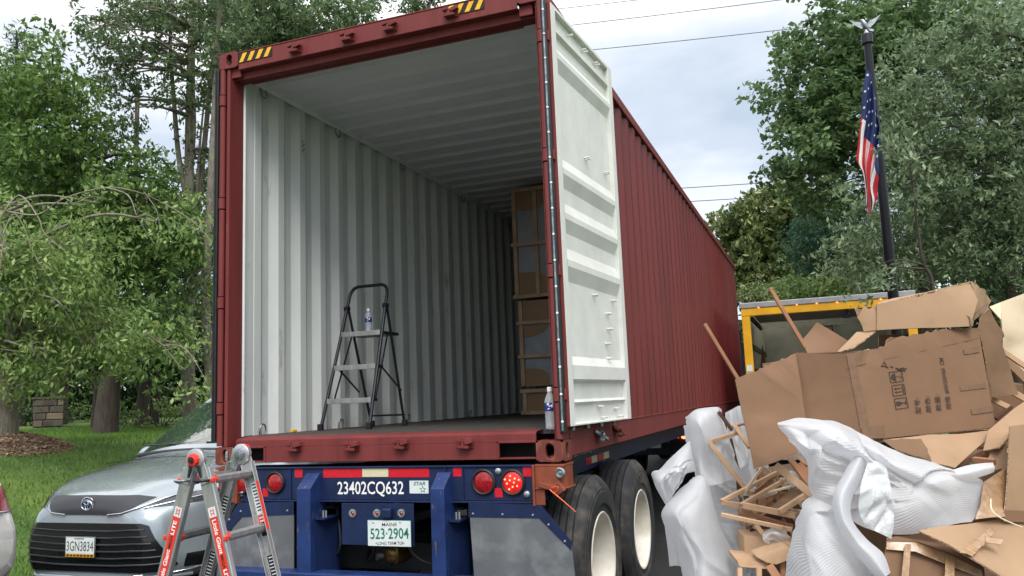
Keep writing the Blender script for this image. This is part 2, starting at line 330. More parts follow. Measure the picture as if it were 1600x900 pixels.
def patch(ctrl, nu, nv, wob=0, fold=0, seed=0, freq=6):
    rows = [cr([Vector(p) for p in r], nv) for r in ctrl]
    cols = list(zip(*rows)); G = list(zip(*[cr(list(c), nu) for c in cols]))
    from mathutils import noise
    n, m = len(G), len(G[0]); R = random.Random(seed*17+3)
    Lu = sum((G[i+1][m//2]-G[i][m//2]).length for i in range(n-1)); Lv = sum((G[n//2][j+1]-G[n//2][j]).length for j in range(m-1))
    CR = []
    if fold:
        pins = [(R.uniform(-.1, 1.1)*Lu, R.choice([-.08, 1.08, R.random()])*Lv) for _ in range(3)]
        for k in range(26):
            u0, v0 = pins[k % 3]; th = R.uniform(-1.0, 1.0)+(0 if R.random() < .75 else 1.4)
            if u0 > .6*Lu: th += math.pi
            CR.append((u0+R.gauss(0, .03), v0+R.gauss(0, .03), th, R.uniform(.35, 1)*max(Lu, Lv), R.uniform(.3, 1.1)*fold*(1 if k % 2 else -1), R.choice((.005, .008, .012, .022))))
    out = []
    for i, r in enumerate(G):
        rr = []
        for j, p in enumerate(r):
            q = p.copy(); s = Vector((seed*3.1, seed*1.7, seed))
            if wob: q += noise.noise_vector(p*freq+s)*wob + noise.noise_vector(p*freq*2.7+s)*wob*.25
            if CR:
                u, v = i/(n-1)*Lu, j/(m-1)*Lv; dsp = 0
                for u0, v0, th, Lc, A, w0 in CR:
                    du, dv = u-u0, v-v0; t = du*math.cos(th)+dv*math.sin(th)
                    if t <= 0 or t > Lc: continue
                    e = abs(-du*math.sin(th)+dv*math.cos(th)+.02*math.sin(t*14+th)); w = w0+t*.13; f = t/Lc
                    if e < w: dsp += A*(1-e/w)**1.35*min(1, f*4)*min(1, (1-f)*2.2)
                q -= FW*dsp
            rr.append(q)
        out.append(rr)
    return out

# ------------------------------------------------------------------ ground
def sst(x): x = max(0, min(1, x)); return x*x*(3-2*x)
def hgt(x, y):
    d = math.hypot(x-1, y-2)
    h = 1.12*sst((-3.1-x)/4.6)*sst((y+.3)/3.2) + .28*sst((-x-8)/16) if x < -3.1 else 0
    return h + .035*max(0, d-34)
xs = [-140, -100, -70, -50, -38, -30]+[-26+.5*i for i in range(59)]+[4, 6, 8, 12, 20, 30, 45, 65, 95, 140]
ys = [-60, -30, -15, -8]+[-5+.5*i for i in range(70)]+[31, 36, 45, 60, 80, 110, 150]
b = MB(); b.grid([[Vector((x, y, hgt(x, y)-.012)) for y in ys] for x in xs])
go = b.build('ground', 'ground', smooth=180, kind='structure')
b = MB(); b.grid([[Vector((x, y, -.004)) for y in (-25, -8, 0, 8, 16, 27)] for x in (-3.2, 0, 3, 6.3)])
b.build('driveway', 'asphalt', kind='structure')
# grass blades on the lawn in view
def stuff_tris(name, P, T, U, m, label=None, cat=None, lc=None, kind='stuff', parent=None, group=None, local=False):
    # P centres (n,3); T, U half axes -> one rhombus leaf each, folded on its long axis
    if parent is not None and not local: P = P-np.array(ROOTS[parent.name].translation)
    n = len(P); V = np.empty((n*4, 3), np.float32); V[0::4] = P-T; V[1::4] = P+U; V[2::4] = P+T; V[3::4] = P-U
    me = bpy.data.meshes.new(name)
    me.vertices.add(n*4); me.vertices.foreach_set('co', V.ravel())
    idx = np.arange(n)[:, None]*4; F = np.concatenate([idx+0, idx+1, idx+2, idx+0, idx+2, idx+3], 1).reshape(-1)
    me.loops.add(n*6); me.loops.foreach_set('vertex_index', F.astype(np.int32))
    me.polygons.add(n*2); me.polygons.foreach_set('loop_start', np.arange(0, n*6, 3, dtype=np.int32))
    a = me.attributes.new('lc', 'FLOAT', 'FACE'); lc = RNG.random(n) if lc is None else lc
    a.data.foreach_set('value', np.repeat(lc, 2).astype(np.float32))
    me.materials.append(K[m] if isinstance(m, str) else m); me.update(calc_edges=True); me.validate()
    o = bpy.data.objects.new(name, me); COL.objects.link(o)
    if parent is not None: o.parent = parent; ROOTS[o.name] = ROOTS[parent.name]
    return tag(o, label, cat, group, kind)
def field(n, x0, x1, y0, y1, pw=1):
    X = x1-(x1-x0)*RNG.random(n)**pw; Y = y0+(y1-y0)*RNG.random(n)
    Z = np.array([hgt(a, c) for a, c in zip(X, Y)]); return np.stack([X, Y, Z], 1)
P = field(70000, -15, -3.15, .2, 12, 1.3); n = len(P)
dm = (np.hypot(P[:, 0]+7.75, P[:, 1]-4.2) > .98); P = P[dm]; n = len(P)
clump = np.sin(P[:, 0]*2.3)*np.sin(P[:, 1]*1.9+1)*.5+.5
h = .018+.035*RNG.random(n)*(.5+clump); T = np.stack([RNG.normal(0, .014, n), RNG.normal(0, .014, n), h], 1)
A = RNG.random(n)*6.28; U = np.stack([np.cos(A), np.sin(A), A*0], 1)*.006
stuff_tris('grass', P+np.array([0, 0, .01]), T, U, 'grass', 'mown green grass on the lawn beyond the silver van', 'grass', lc=np.clip(.15+.5*RNG.random(n)*clump+.3*RNG.random(n), 0, 1))
def mound(cx, cy, r, hh, label, chips=5000):
    root = empty('mulch_mound', (cx, cy, hgt(cx, cy)), label=label, cat='mulch')
    b = MB(); G = []
    for i in range(15):
        rr = r*i/14*1.08; row = []
        for k in range(37):
            a = k/36*2*math.pi; wob = 1+.08*math.sin(3*a+cx)+.05*math.sin(5*a+1)
            x, y = cx+rr*wob*math.cos(a), cy+rr*wob*math.sin(a)
            row.append(Vector((x, y, hgt(x, y)+hh*(1-(i/14)**2)-.02)))
        G.append(row)
    b.grid(G); b.build('mulch_bed', 'mulchm', root, smooth=180)
    R = r*np.sqrt(RNG.random(chips))*1.05; A = RNG.random(chips)*6.28
    X, Y = R*np.cos(A), R*np.sin(A); Z = np.array([hgt(cx+a, cy+c) for a, c in zip(X, Y)])-hgt(cx, cy)+hh*(1-np.clip(R/(r*1.08), 0, 1)**2)
    T = RNG.normal(0, .022, (chips, 3)); T[:, 2] *= .4; U = RNG.normal(0, .009, (chips, 3))
    stuff_tris('bark_chip_layer', np.stack([X, Y, Z], 1), T, U, 'chips', parent=root, local=True)
mound(-7.75, 4.2, 1.0, .22, 'brown mulch mound round the grey trunk at the left edge of the lawn')

# ------------------------------------------------------------------ shipping container
W, LN, H, CZ = 2.438, 12.192, 2.896, 1.15
O = (0, 0, CZ); FZ = .18
cont = empty('shipping_container', O, label='maroon forty foot shipping container with its doors open, on the blue trailer', cat='shipping container')
def corr(y0, y1, pitch=.2785, d=.042, phase=0):
    pts = [(y0, 0)]; y = y0+phase
    a, s, c = .072, .066, .0725
    while y+pitch < y1:
        for dy, dd in ((a, 0), (a+s, d), (a+s+c, d), (pitch, 0)): pts.append((y+dy, dd))
        y += pitch
    pts.append((y1, 0)); return pts
def side_wall(name, xo, sgn):            # xo outer plane, sgn: direction of inward
    b = MB(O); pr = corr(.18, LN-.16)
    z0, z1 = .155, 2.84
    for t, mi, off in ((0, 0, 0), (1, 1, .003)):
        b.m = mi; b.grid([[Vector((xo+sgn*(d+off), y, z0)), Vector((xo+sgn*(d+off), y, z1))] for y, d in pr])
    return b.build(name, ['maroon_side', 'inner'], cont, normals=False)
side_wall('side_wall', W-.016, -1); side_wall('side_wall', .016, 1)
# roof: outside maroon, inside pale, ribs across the width
b = MB(O); y = .17; pr = [(y, 0)]
while y+.2805 < LN-.16:
    for dy, dd in ((.175, 0), (.190, .026), (.262, .026), (.2805, 0)): pr.append((y+dy, dd))
    y += .2805
pr.append((LN-.15, 0))
b.m = 1; b.grid([[Vector((.03, y, 2.806+d*1.4)), Vector((W-.03, y, 2.806+d*1.4))] for y, d in pr])
b.m = 0; b.grid([[Vector((.03, y, 2.811+d*1.4)), Vector((W-.03, y, 2.811+d*1.4))] for y, d in pr])
b.build('roof', ['maroon_side', 'roofin'], cont, normals=False)
for x0, x1 in ((.0, .06), (W-.06, W)):
    bx('top_rail', (x0, .178, 2.799), (x1, LN-.178, 2.884), 'maroon', cont, O, bevel=.006)
    xa = .0605 if x0 < 1 else W-.0665
    bx('rail_lining', (xa, .18, 2.765), (xa+.006, LN-.17, 2.845), 'roofin', cont, O)
for s, x in ((1, .008), (-1, W-.008)):
    b = MB(O); b.box((min(x, x+s*.006), .178, .014), (max(x, x+s*.006), LN-.178, .172)); b.box((min(x, x+s*.05), .178, .014), (max(x, x+s*.05), LN-.178, .02))
    b.box((min(x-s*.006, x+s*.04), .178, .172), (max(x-s*.006, x+s*.04), LN-.178, .178)); b.build('bottom_rail', 'maroon', cont, bevel=.001, seg=1)
b = MB(O); pr = corr(.16, W-.16, .25, .04); b.grid([[Vector((x, LN-.02-d, .15)), Vector((x, LN-.02-d, 2.83))] for x, d in pr])
b.box((.1, LN-.09, .0), (W-.1, LN-.01, .16)); b.box((.1, LN-.09, 2.82), (W-.1, LN-.01, 2.88)); b.build('front_wall', ['inner'], cont, normals=False)
for x0 in (.01, W-.13): bx('front_post', (x0, LN-.12, .118), (x0+.12, LN-.005, 2.78), 'maroon', cont, O, bevel=.008)
# castings with real oval holes
def casting(x0, y0, z0, sx, sy):
    # x0,y0 outer corner; sx,sy inward direction
    b = MB(O); X, Y, Z = .162, .178, .118
    def plate(c, ux, uz, nx, wx, wz, hr):   # plate with an oval hole, thickness along nx
        c, ux, uz, nx = map(Vector, (c, ux, uz, nx)); n = 24; rect = []; hole = []
        for k in range(n):
            a = 2*math.pi*k/n; ca, sa = math.cos(a), math.sin(a)
            f = min(wx/2/abs(ca) if abs(ca) > 1e-6 else 9, wz/2/abs(sa) if abs(sa) > 1e-6 else 9)
            rect.append(c+ux*ca*f+uz*sa*f); hx = hr[0]*ca; hz = hr[1]*(abs(sa)**.7)*(1 if sa > 0 else -1)
            hole.append(c+ux*hx+uz*hz)
        vs = rect+hole+[p+nx*.03 for p in hole]
        b.add(vs, [[i, (i+1) % n, n+(i+1) % n, n+i] for i in range(n)]+[[n+i, n+(i+1) % n, 2*n+(i+1) % n, 2*n+i] for i in range(n)])
    sxv, syv = Vector((sx, 0, 0)), Vector((0, sy, 0)); o = Vector((x0, y0, z0))
    plate(o+sxv*X/2+Vector((0, 0, Z/2)), (1, 0, 0), (0, 0, 1), syv, X, Z, (.026, .042))
    plate(o+syv*Y/2+Vector((0, 0, Z/2)), (0, 1, 0), (0, 0, 1), sxv, Y, Z, (.030, .042))
    plate(o+sxv*X/2+syv*Y/2+Vector((0, 0, Z)), (1, 0, 0), (0, 1, 0), (0, 0, -1), X, Y, (.03, .055))
    plate(o+sxv*X/2+syv*Y/2, (1, 0, 0), (0, 1, 0), (0, 0, 1), X, Y, (.03, .055))
    b.m = 1; b.add([o+sxv*X+Vector((0, 0, 0)), o+sxv*X+syv*Y, o+sxv*X+syv*Y+Vector((0, 0, Z)), o+sxv*X+Vector((0, 0, Z)), o+syv*Y, o+syv*Y+Vector((0, 0, Z))], [[0, 1, 2, 3], [4, 1, 2, 5]])
    return b
for x0, sx in ((0, 1), (W, -1)):
    for y0, sy in ((0, 1), (LN, -1)):
        for z0 in (0, H-.118):
            casting(x0, y0, z0, sx, sy).build('corner_casting', ['rust' if z0 == 0 else 'maroon', 'hole'], cont, normals=True, bevel=.006)
# rear frame
for s, x in ((1, 0), (-1, W)):
    def P3(b, s=s, x=x):
        ja, jb = (.056, .084) if s > 0 else (.0455, .050)
        b.box((min(x+s*ja, x+s*jb), .012, .118), (max(x+s*ja, x+s*jb), .175, H-.118))
        if s > 0: b.box((min(x+s*.045, x+s*.056), .05, .118), (max(x+s*.045, x+s*.056), .15, H-.118))
        b.box((min(x+s*.010, x+s*.045), .045, .118), (max(x+s*.010, x+s*.045), .17, H-.118))
    part(P3, 'corner_post', 'maroon', cont, O, bevel=.006)
    # hinge pipe in lengths with lugs between
    for za, zb in ((.125, .33), (.42, 1.05), (1.14, 1.75), (1.84, 2.5), (2.59, 2.775)):
        part(lambda b: b.tube([(x+s*.022, .016, za), (x+s*.022, .016, zb)], .021, 14), 'hinge_pin', 'maroon', cont, O, smooth=50)
    for zc in (.375, 1.095, 1.795, 2.545):
        part(lambda b: (b.tube([(x+s*.022, .014, zc-.038), (x+s*.022, .014, zc+.038)], .024, 14), b.box((min(x+s*.02, x-s*.03), .009, zc-.03), (max(x+s*.02, x-s*.03), .03, zc+.03))), 'door_hinge', 'maroon', cont, O, smooth=40, bevel=.002)
def header(b):
    b.box((.162, .004, 2.752), (W-.162, .018, H-.022)); b.box((.162, .018, 2.752), (W-.162, .15, 2.766)); b.box((.162, .0, H-.022), (W-.162, .17, H-.012))
    b.box((.072, .06, 2.70), (W-.072, .15, 2.776)); b.box((.073, .03, 2.71), (.162, .16, 2.777)); b.box((W-.162, .03, 2.71), (W-.073, .16, 2.777)); b.box((.172, .13, 2.69), (W-.172, .15, 2.70))
part(header, 'door_header', 'maroon', cont, O, bevel=.004)
def sill(b):
    b.box((.162, .004, .112), (W-.162, .02, .158)); b.box((.402, .004, .015), (2.045, .02, .112))
    b.add([(.162, .004, .158), (W-.162, .004, .158), (W-.162, .03, .172), (.162, .03, .172), (W-.162, .15, FZ), (.162, .15, FZ)], [[0, 1, 2, 3], [3, 2, 4, 5]])
    for x0 in (.162, 2.03): b.box((x0, .012, .015), (x0+.246, .15, .024))
    for x0 in (.388, 2.033): b.box((x0, .0, .015), (x0+.014, .02, .125))
    b.box((.162, .0, .108), (.402, .02, .120)); b.box((2.033, .0, .108), (W-.162, .02, .120)); b.box((.402, .13, .015), (2.045, .15, FZ-.005)); b.box((.402, .02, .013), (2.045, .13, .018))
part(sill, 'door_sill', 'maroon', cont, O, bevel=.003)
bx('sill_pocket', (.17, .10, .024), (W-.17, .125, .11), 'hole', cont, O)
def keeper(px, py, Yv, up):
    c = PY(px, py, Yv); z = c.z; x = c.x
    b = MB(); 
    b.box((x-.045, Yv-.004, z-.03), (x+.045, Yv+.018, z+.03))
    b.bar((x-.05, Yv-.03, z+up*.018), (x-.01, Yv-.034, z+up*.022), .022, .022); b.bar((x+.008, Yv-.028, z+up*.006), (x+.055, Yv-.03, z+up*.018), .03, .026)
    b.tube([(x-.012, Yv-.026, z-.026), (x-.012, Yv-.026, z+.022)], .013, 8); b.bar((x-.04, Yv-.02, z-.018), (x+.03, Yv-.024, z-.02), .03, .018)
    b.build('lock_keeper', 'maroon', cont, bevel=.003)
for px, py in ((463, 77), (545, 59), (611, 43), (706, 21)): keeper(px, py, -.002, 1)
for px, py in ((462, 698), (552, 697), (628, 694), (728, 693)): keeper(px, py, -.002, 1)
# hazard stripes
for xa, xb in ((.168, .45), (2.438-.66, 2.438-.38)):
    root = part(lambda b: b.box((xa, -.0005, 2.80), (xb, .0025, 2.868)), 'hazard_plate', 'ink', cont, O)
    for i in range(4):
        x = xa+.005+i*.07; q = [(x, -.003, 2.802), (x+.033, -.003, 2.802), (x+.068, -.003, 2.866), (x+.033, -.003, 2.866)]
        if i == 0: q[0] = (x, -.003, 2.802); 
        q = [(min(p[0], xb), p[1], p[2]) for p in q]
        part(lambda b: b.prism(q, (0, .002, 0)), 'hazard_stripe', 'yellow', root, O)
# floor boards
y = .15; i = 0
while y < LN-.2:
    y2 = min(y+1.2, LN-.14)
    for xa, xb in ((.055, 1.217), (1.221, W-.055)): bx('floor_board', (xa, y+.002, .150), (xb, y2-.002, FZ-.001*((i*7) % 3)), 'ply', cont, O, bevel=.001, seg=1)
    y = y2; i += 1
part(lambda b: [b.box((.06, .5+.4*i, .02), (W-.06, .545+.4*i, .149)) for i in range(28)], 'cross_member_set', 'maroon', cont, O, kind='stuff')
# inner fittings: gasket strip, lashing rings, edge plate
bx('lining_strip', (.048, .15, FZ), (.062, .30, 2.775), 'inner', cont, O, bevel=.003)
part(lambda b: b.tube([(.085, .17, FZ), (.085, .17, 2.74)], .012, 10), 'lashing_bar', 'inner', cont, O, smooth=60)
for z in (.45, 1.0, 1.75, 2.4): part(lambda b: b.box((.06, .163, z), (.088, .177, z+.01)), 'bar_bracket', 'inner', cont, O)
def ring(y, z, zup):
    pts = [Vector((.072+.004*math.sin(a), y+.035*math.cos(a), z+zup*(.045*math.sin(a)))) for a in [math.pi*k/10 for k in range(-2, 13)]]
    part(lambda b: b.tube(pts, .006, 8), 'lashing_ring', 'strip', cont, O, smooth=80)
for y in (.40, 1.42, 2.6, 4.1, 5.6): ring(y, FZ+.03, 1); ring(y, 2.74, -1)
part(lambda b: [b.box((.062, .9+.02*(i % 2), 2.42+.02*i), (.066, .91+.02*(i % 2), 2.43+.02*i)) for i in range(5)], 'vent_hole_group', 'hole', cont, O)
# doors
def door(ox, ang, name, label):
    d = Vector((math.sin(ang), math.cos(ang), 0)); nrm = Vector((math.cos(ang), -math.sin(ang), 0))   # nrm: inner face
    if ox < 1: nrm = -nrm
    o = Vector((ox, .045, 0)); wd_ = 1.185; z0, z1 = .192, 2.772
    def B(b, s0, s1, t0, t1, za, zb): b.obox(o+d*s0+nrm*t0+Vector((0, 0, za)), d*(s1-s0), nrm*(t1-t0), (0, 0, zb-za))
    fr = part(lambda b: (B(b, 0, .075, -.04, 0, z0, z1), B(b, wd_-.085, wd_, -.04, 0, z0, z1), B(b, .075, wd_-.085, -.04, 0, z1-.025, z1), B(b, .075, wd_-.085, -.04, 0, z0, z0+.012)), 'door_frame', 'doorin', cont, O, bevel=.003, label=label)
    # pressed panel: profile of depth over height
    prof = [(z0+.012, -.032), (.31, -.032), (.328, -.012), (.345, -.030), (.44, -.030), (.463, 0), (.545, 0), (.60, -.03), (1.05, -.03), (1.135, 0), (1.175, 0), (1.255, -.03)]
    for c in (1.42, 1.70): prof += [(c-.07, -.03), (c+.005, 0), (c+.04, 0), (c+.115, -.03)]
    prof += [(2.10, -.03), (2.30, -.03), (2.37, -.03), (2.44, 0), (2.475, 0), (2.53, -.03), (2.60, -.03), (2.615, -.006), (2.645, -.006), (2.66, -.03), (z1-.025, -.03)]
    prof.sort(key=lambda q: q[0])
    pb = MB(O); pb.grid([[o+d*s+nrm*t+Vector((0, 0, z)) for s in (.075, wd_-.085)] for z, t in prof]); pb.build('door_panel', 'doorin', cont, normals=False)
    part(lambda b: B(b, .01, wd_-.01, -.046, -.041, z0+.01, z1-.01), 'door_skin', 'maroon', cont, O)
    part(lambda b: B(b, -.013, -.001, -.05, -.001, z0, z1), 'door_edge', 'maroon', cont, O, bevel=.003)
    for q in range(4):
        part(lambda b: (b.tube([o+d*(.2+.26*q)-nrm*.066+Vector((0, 0, z0-.03)), o+d*(.2+.26*q)-nrm*.066+Vector((0, 0, z1+.02))], .014, 8)), 'locking_bar', 'strip', cont, O, smooth=60)
    # gasket with clips
    part(lambda b: (B(b, -.055, -.014, -.05, -.017, z0-.035, z1+.01),), 'door_gasket', 'black', cont, O, bevel=.006)
    gs = part(lambda b: B(b, -.0585, -.0552, -.034, -.024, z0-.02, z1), 'gasket_strip', 'strip' if ox > 1 else 'black', cont, O)
    z = z0+.03
    while z < z1-.02 and ox > 1:
        part(lambda b: b.lathe([(0, .008), (.006, .006), (.008, 0)], o-d*.0586-nrm*.028+Vector((0, 0, z)), -d, 8), 'rivet', 'white', gs, O); z += .155
    return o, d, nrm
do, dd, dn = door(2.478, .078, 'd', 'cream inner face of the open right container door')
door(-.052, -.03, 'd', 'left container door swung back along the far side wall')
def stud(px, py):
    P0 = Vector((do.x, do.y, do.z+CZ))-dn*.03; c = PN(px, py, P0, dn)
    part(lambda b: (b.tube([c, c+dn*.032], .0065, 8), b.tube([c+dn*.032, c+dn*.036], .0085, 8), b.tube([c+dd*.035+Vector((0, 0, -.003)), c+dd*.035+dn*.032], .0055, 8)), 'door_stud', 'doorin', cont, smooth=50)
for px, py in ((913, 247), (944, 270), (926, 461), (955, 470), (947, 490), (949, 514), (946, 537), (948, 560), (934, 635), (960, 638), (940, 652), (966, 650)): stud(px, py)
part(lambda b: [b.tube([do+dd*s+Vector((0, 0, 2.70))-dn*.03, do+dd*s+Vector((0, 0, 2.70))+dn*.01], .007, 8) for s in (.35, .6, .64, .85, .89)], 'cam_boss_row', 'doorin', cont, O, smooth=50)
# bracket pair under the door on the bottom rail
for px, py in ((936, 680), (964, 673)):
    c = PX(px, py, W+.01)
    part(lambda b: (b.bar(c+Vector((-.02, -.06, .03)), c+Vector((.03, .07, -.03)), .04, .02), b.bar(c+Vector((0, .07, .02)), c+Vector((.035, -.05, -.035)), .03, .018), b.tube([c, c+Vector((.04, 0, 0))], .02, 8)), 'rail_bracket', 'strip' if px < 950 else 'rust', cont, bevel=.003)

# ------------------------------------------------------------------ trailer chassis
tr = empty('container_trailer', (1.219, 0, 0), label='blue container chassis trailer with plate 523-2904 carrying the maroon container', cat='trailer')
YB = .02
def Zp(px, py, Y=YB): return PY(px, py, Y).z
def tb(name, a, b_, m='navy', **k): return bx(name, a, b_, m, tr, **k)
z0b, z1b = CZ-.222, CZ-.028
part(lambda b: (b.box((.20, YB, z0b), (2.262, YB+.014, z1b-.001)), b.box((.20, YB-.012, z1b), (2.262, YB+.20, z1b+.012)), b.box((.20, YB-.012, z0b-.012), (2.262, YB+.2, z0b-.001)), b.box((.20, YB+.19, z0b), (2.262, YB+.2, z1b-.001))), 'rear_bolster', 'navy', tr, bevel=.003)
for px in (455, 697, 724): 
    x = PY(px, 750, YB).x; tb('bolster_rib', (x-.004, YB-.010, z0b), (x+.004, YB-.0005, z1b-.001))
def tape(px0, py0, px1, py1, m, Y=YB, name='reflector_tape'):
    a, c = PY(px0, py0, Y), PY(px1, py1, Y); tb(name, (a.x, Y-.0028, c.z), (c.x, Y-.0006, a.z), m)
tape(461, 732.5, 473, 746, 'reftape'); tape(505.5, 732.5, 566, 746, 'reftape'); tape(566.3, 732, 607, 745, 'whtape'); tape(607.3, 732, 671, 745.5, 'reftape')
tape(708, 730, 721.5, 744.5, 'reftape'); tape(817, 729, 831, 744.5, 'reftape'); tape(773, 762.5, 786, 777, 'reftape'); tape(411, 763, 419, 776, 'reftape')
a, c = PY(640, 751, YB), PY(670, 771, YB); bx('sticker', (a.x, YB-.0028, c.z), (c.x, YB-.0006, a.z), 'plate', tr)
P0 = PY(527, 775, YB-.002); P1 = PY(632, 775, YB-.002)
def txt_fit(s, pa, pb, hpx, m, parent, updir=(0, 0, 1), bold=0, name='lettering', plane=None, shear=0, sy=1):
    x = (pb-pa); o = text(s, name, (0, 0, 0), (1, 0, 0), (0, 1, 0), 1, m, None, bold=bold, shear=shear)
    me = o.data; a = np.zeros(len(me.vertices)*3); me.vertices.foreach_get('co', a); a = a.reshape(-1, 3)
    w = a[:, 0].max()-a[:, 0].min(); hh = a[:, 1].max()-a[:, 1].min()
    y = Vector(updir); xn = x.normalized(); y = (y-xn*y.dot(xn)).normalized(); z = xn.cross(y)
    T = Matrix((xn, y, z)).transposed().to_4x4(); T.translation = pa
    S = Matrix.Diagonal((x.length/w, hpx/hh, 1, 1)) @ Matrix.Translation((-a[:, 0].min(), -a[:, 1].min(), 0))
    T = T @ S
    if parent is not None: T = ROOTS[parent.name].inverted() @ T; o.parent = parent; ROOTS[o.name] = ROOTS[parent.name]
    me.transform(T); return o
mm = FPX
txt_fit('23402CQ632', PY(527.5, 776, YB-.0015), PY(631, 776, YB-.0015), .092, 'white', tr, bold=.012)
txt_fit('STAR', PY(646, 758.8, YB-.0035), PY(664.5, 758.4, YB-.0035), .022, 'green', tr, bold=.03, shear=.3)
st = []
sc_ = PY(660.5, 765, YB-.0035)
for r_, nm, mt, dy in ((.024, 'star_mark', 'green', 0), (.0145, 'star_mark', 'plate', -.0008)):
    q = [sc_+Vector((r_*(1 if k % 2 == 0 else .42)*math.sin(k*math.pi/5), dy, r_*(1 if k % 2 == 0 else .42)*math.cos(k*math.pi/5))) for k in range(10)]
    part(lambda b: b.prism(q, (0, .0006, 0)), nm, mt, tr)
def tail(px, py, lit, r=.062, Y=YB, rx=0):
    c = PY(px, py, Y); h = part(lambda b: b.lathe([(0, r+.014), (-.014, r+.014), (-.02, r+.006), (-.016, r), (-.008, r-.002)], c, (0, 1, 0), 36), 'tail_light', 'black', tr, smooth=40)
    part(lambda b: b.lathe([(-.009, r-.001), (-.015, r*.8), (-.018, r*.4), (-.019, 0.001)], c, (0, 1, 0), 36), 'lens', 'redlit' if lit else 'redlens', h, smooth=60)
    if lit:
        for k in range(10):
            a = k*2.4; rr = r*.78*math.sqrt((k+.5)/10); q = c+Vector((rr*math.cos(a), -.02, rr*math.sin(a)))
            part(lambda b: b.lathe([(0, .0055), (-.003, .004), (-.004, .0003)], q, (0, 1, 0), 8), 'lamp_dot', 'led', h)
tail(431, 754, 0, .058); tail(756.5, 753, 0); tail(802, 753.5, 1); tail(378, 756, 0, .058)
for px, py in ((379, 771), (779, 736), (824, 772)):
    c = PY(px, py, YB); part(lambda b: b.lathe([(0, .02), (-.012, .018), (-.016, .01), (-.0165, 0.0005)], c, (0, 1, 0), 10), 'bolt', 'bolt', tr, smooth=30)
# vertical bumper posts, sloped cap on top
for pa, pb_ in ((461, 486.5), (670.5, 696)):
    xa, xb = PY(pa+3, 800, -.09).x, PY(pb_-1, 800, -.09).x; zt = CZ-.055
    def post(b, xa=xa, xb=xb, zt=zt):
        q = [(xa, -.095, .42), (xa, -.095, zt-.085), (xa, YB-.012, zt), (xa, YB+.06, zt), (xa, YB+.06, .44)]
        b.prism(q, (xb-xa, 0, 0))
    part(post, 'bumper_post', 'navy_scuff', tr, bevel=.004)
    part(lambda b: b.prism([(xb, -.05, .80), (xb+.055, YB+.10, .82), (xb+.055, YB+.10, .44), (xb, -.05, .44)], (0, .03, 0)), 'post_gusset', 'navy', tr, bevel=.002)
    tb('gusset_shelf', (xb+.001, -.05, .815), (xb+.075, YB+.12, .826))
    for q in (.03, .05): part(lambda b: b.tube([(xb+q, 0, .826), (xb+q, 0, .866)], .007, 6), 'bolt', 'bolt', tr)
zu = PY(600, 888, -.10).z-.045; tb('underride_bar', (.16, -.10, zu-.10), (2.29, YB+.0, zu), 'navy_scuff', bevel=.01)
# light plate
a, c = PY(534, 786, -.0), PY(648, 854, -.0)
lp = tb('light_panel', (a.x, -.004, c.z), (c.x, .004, a.z), 'navy', bevel=.002)
for px, py in ((551, 802), (589, 802), (627, 802)):
    q = PY(px, py, -.006); h = part(lambda b: b.lathe([(0, .026), (-.005, .025), (-.006, .013), (-.004, .011)], q, (0, 1, 0), 24), 'clearance_light', 'bolt', lp, smooth=30)
    part(lambda b: b.lathe([(-.004, .0105), (-.009, .007), (-.010, .0005)], q, (0, 1, 0), 16), 'lens', 'redlens', lp, smooth=60)
    for k in range(4):
        aa = .785+k*1.571; w = q+Vector((.02*math.cos(aa), -.006, .02*math.sin(aa))); part(lambda b: b.lathe([(0, .003), (-.002, .0005)], w, (0, 1, 0), 6), 'screw', 'dark', lp)
tb('lamp_hood', (PY(598, 800, -.03).x, -.05, Zp(600, 810, -.03)), (PY(612, 800, -.03).x, -.004, Zp(600, 794, -.03)), 'navy', bevel=.01)
a, c = PY(574.5, 812, -.03), PY(643.5, 855, -.03)
pl = bx('licence_plate', (a.x, -.034, c.z), (c.x, -.030, a.z), 'green', tr, bevel=.004)
bx('plate_face', (a.x+.003, -.0352, c.z+.003), (c.x-.003, -.0342, a.z-.003), 'plate', pl)
zz = lambda py: PY(608, py, -.036).z
txt_fit('MAINE', PY(597, 822.3, -.0362), PY(620, 822, -.0362), .019, 'ink', pl, bold=.005)
txt_fit('523·2904', PY(579, 842.6, -.0362), PY(639, 842, -.0362), .064, 'green', pl, bold=.018)
txt_fit('•LONG TERM TLR•', PY(587, 851.5, -.0362), PY(632, 851, -.0362), .018, 'ink', pl, bold=.005)
for px, py in ((583, 816.5), (625, 816)):
    q = PY(px, py, -.0362); part(lambda b: b.lathe([(0, .006), (-.003, .003), (-.003, .0003)], q, (0, 1, 0), 8), 'screw', 'bolt', pl)
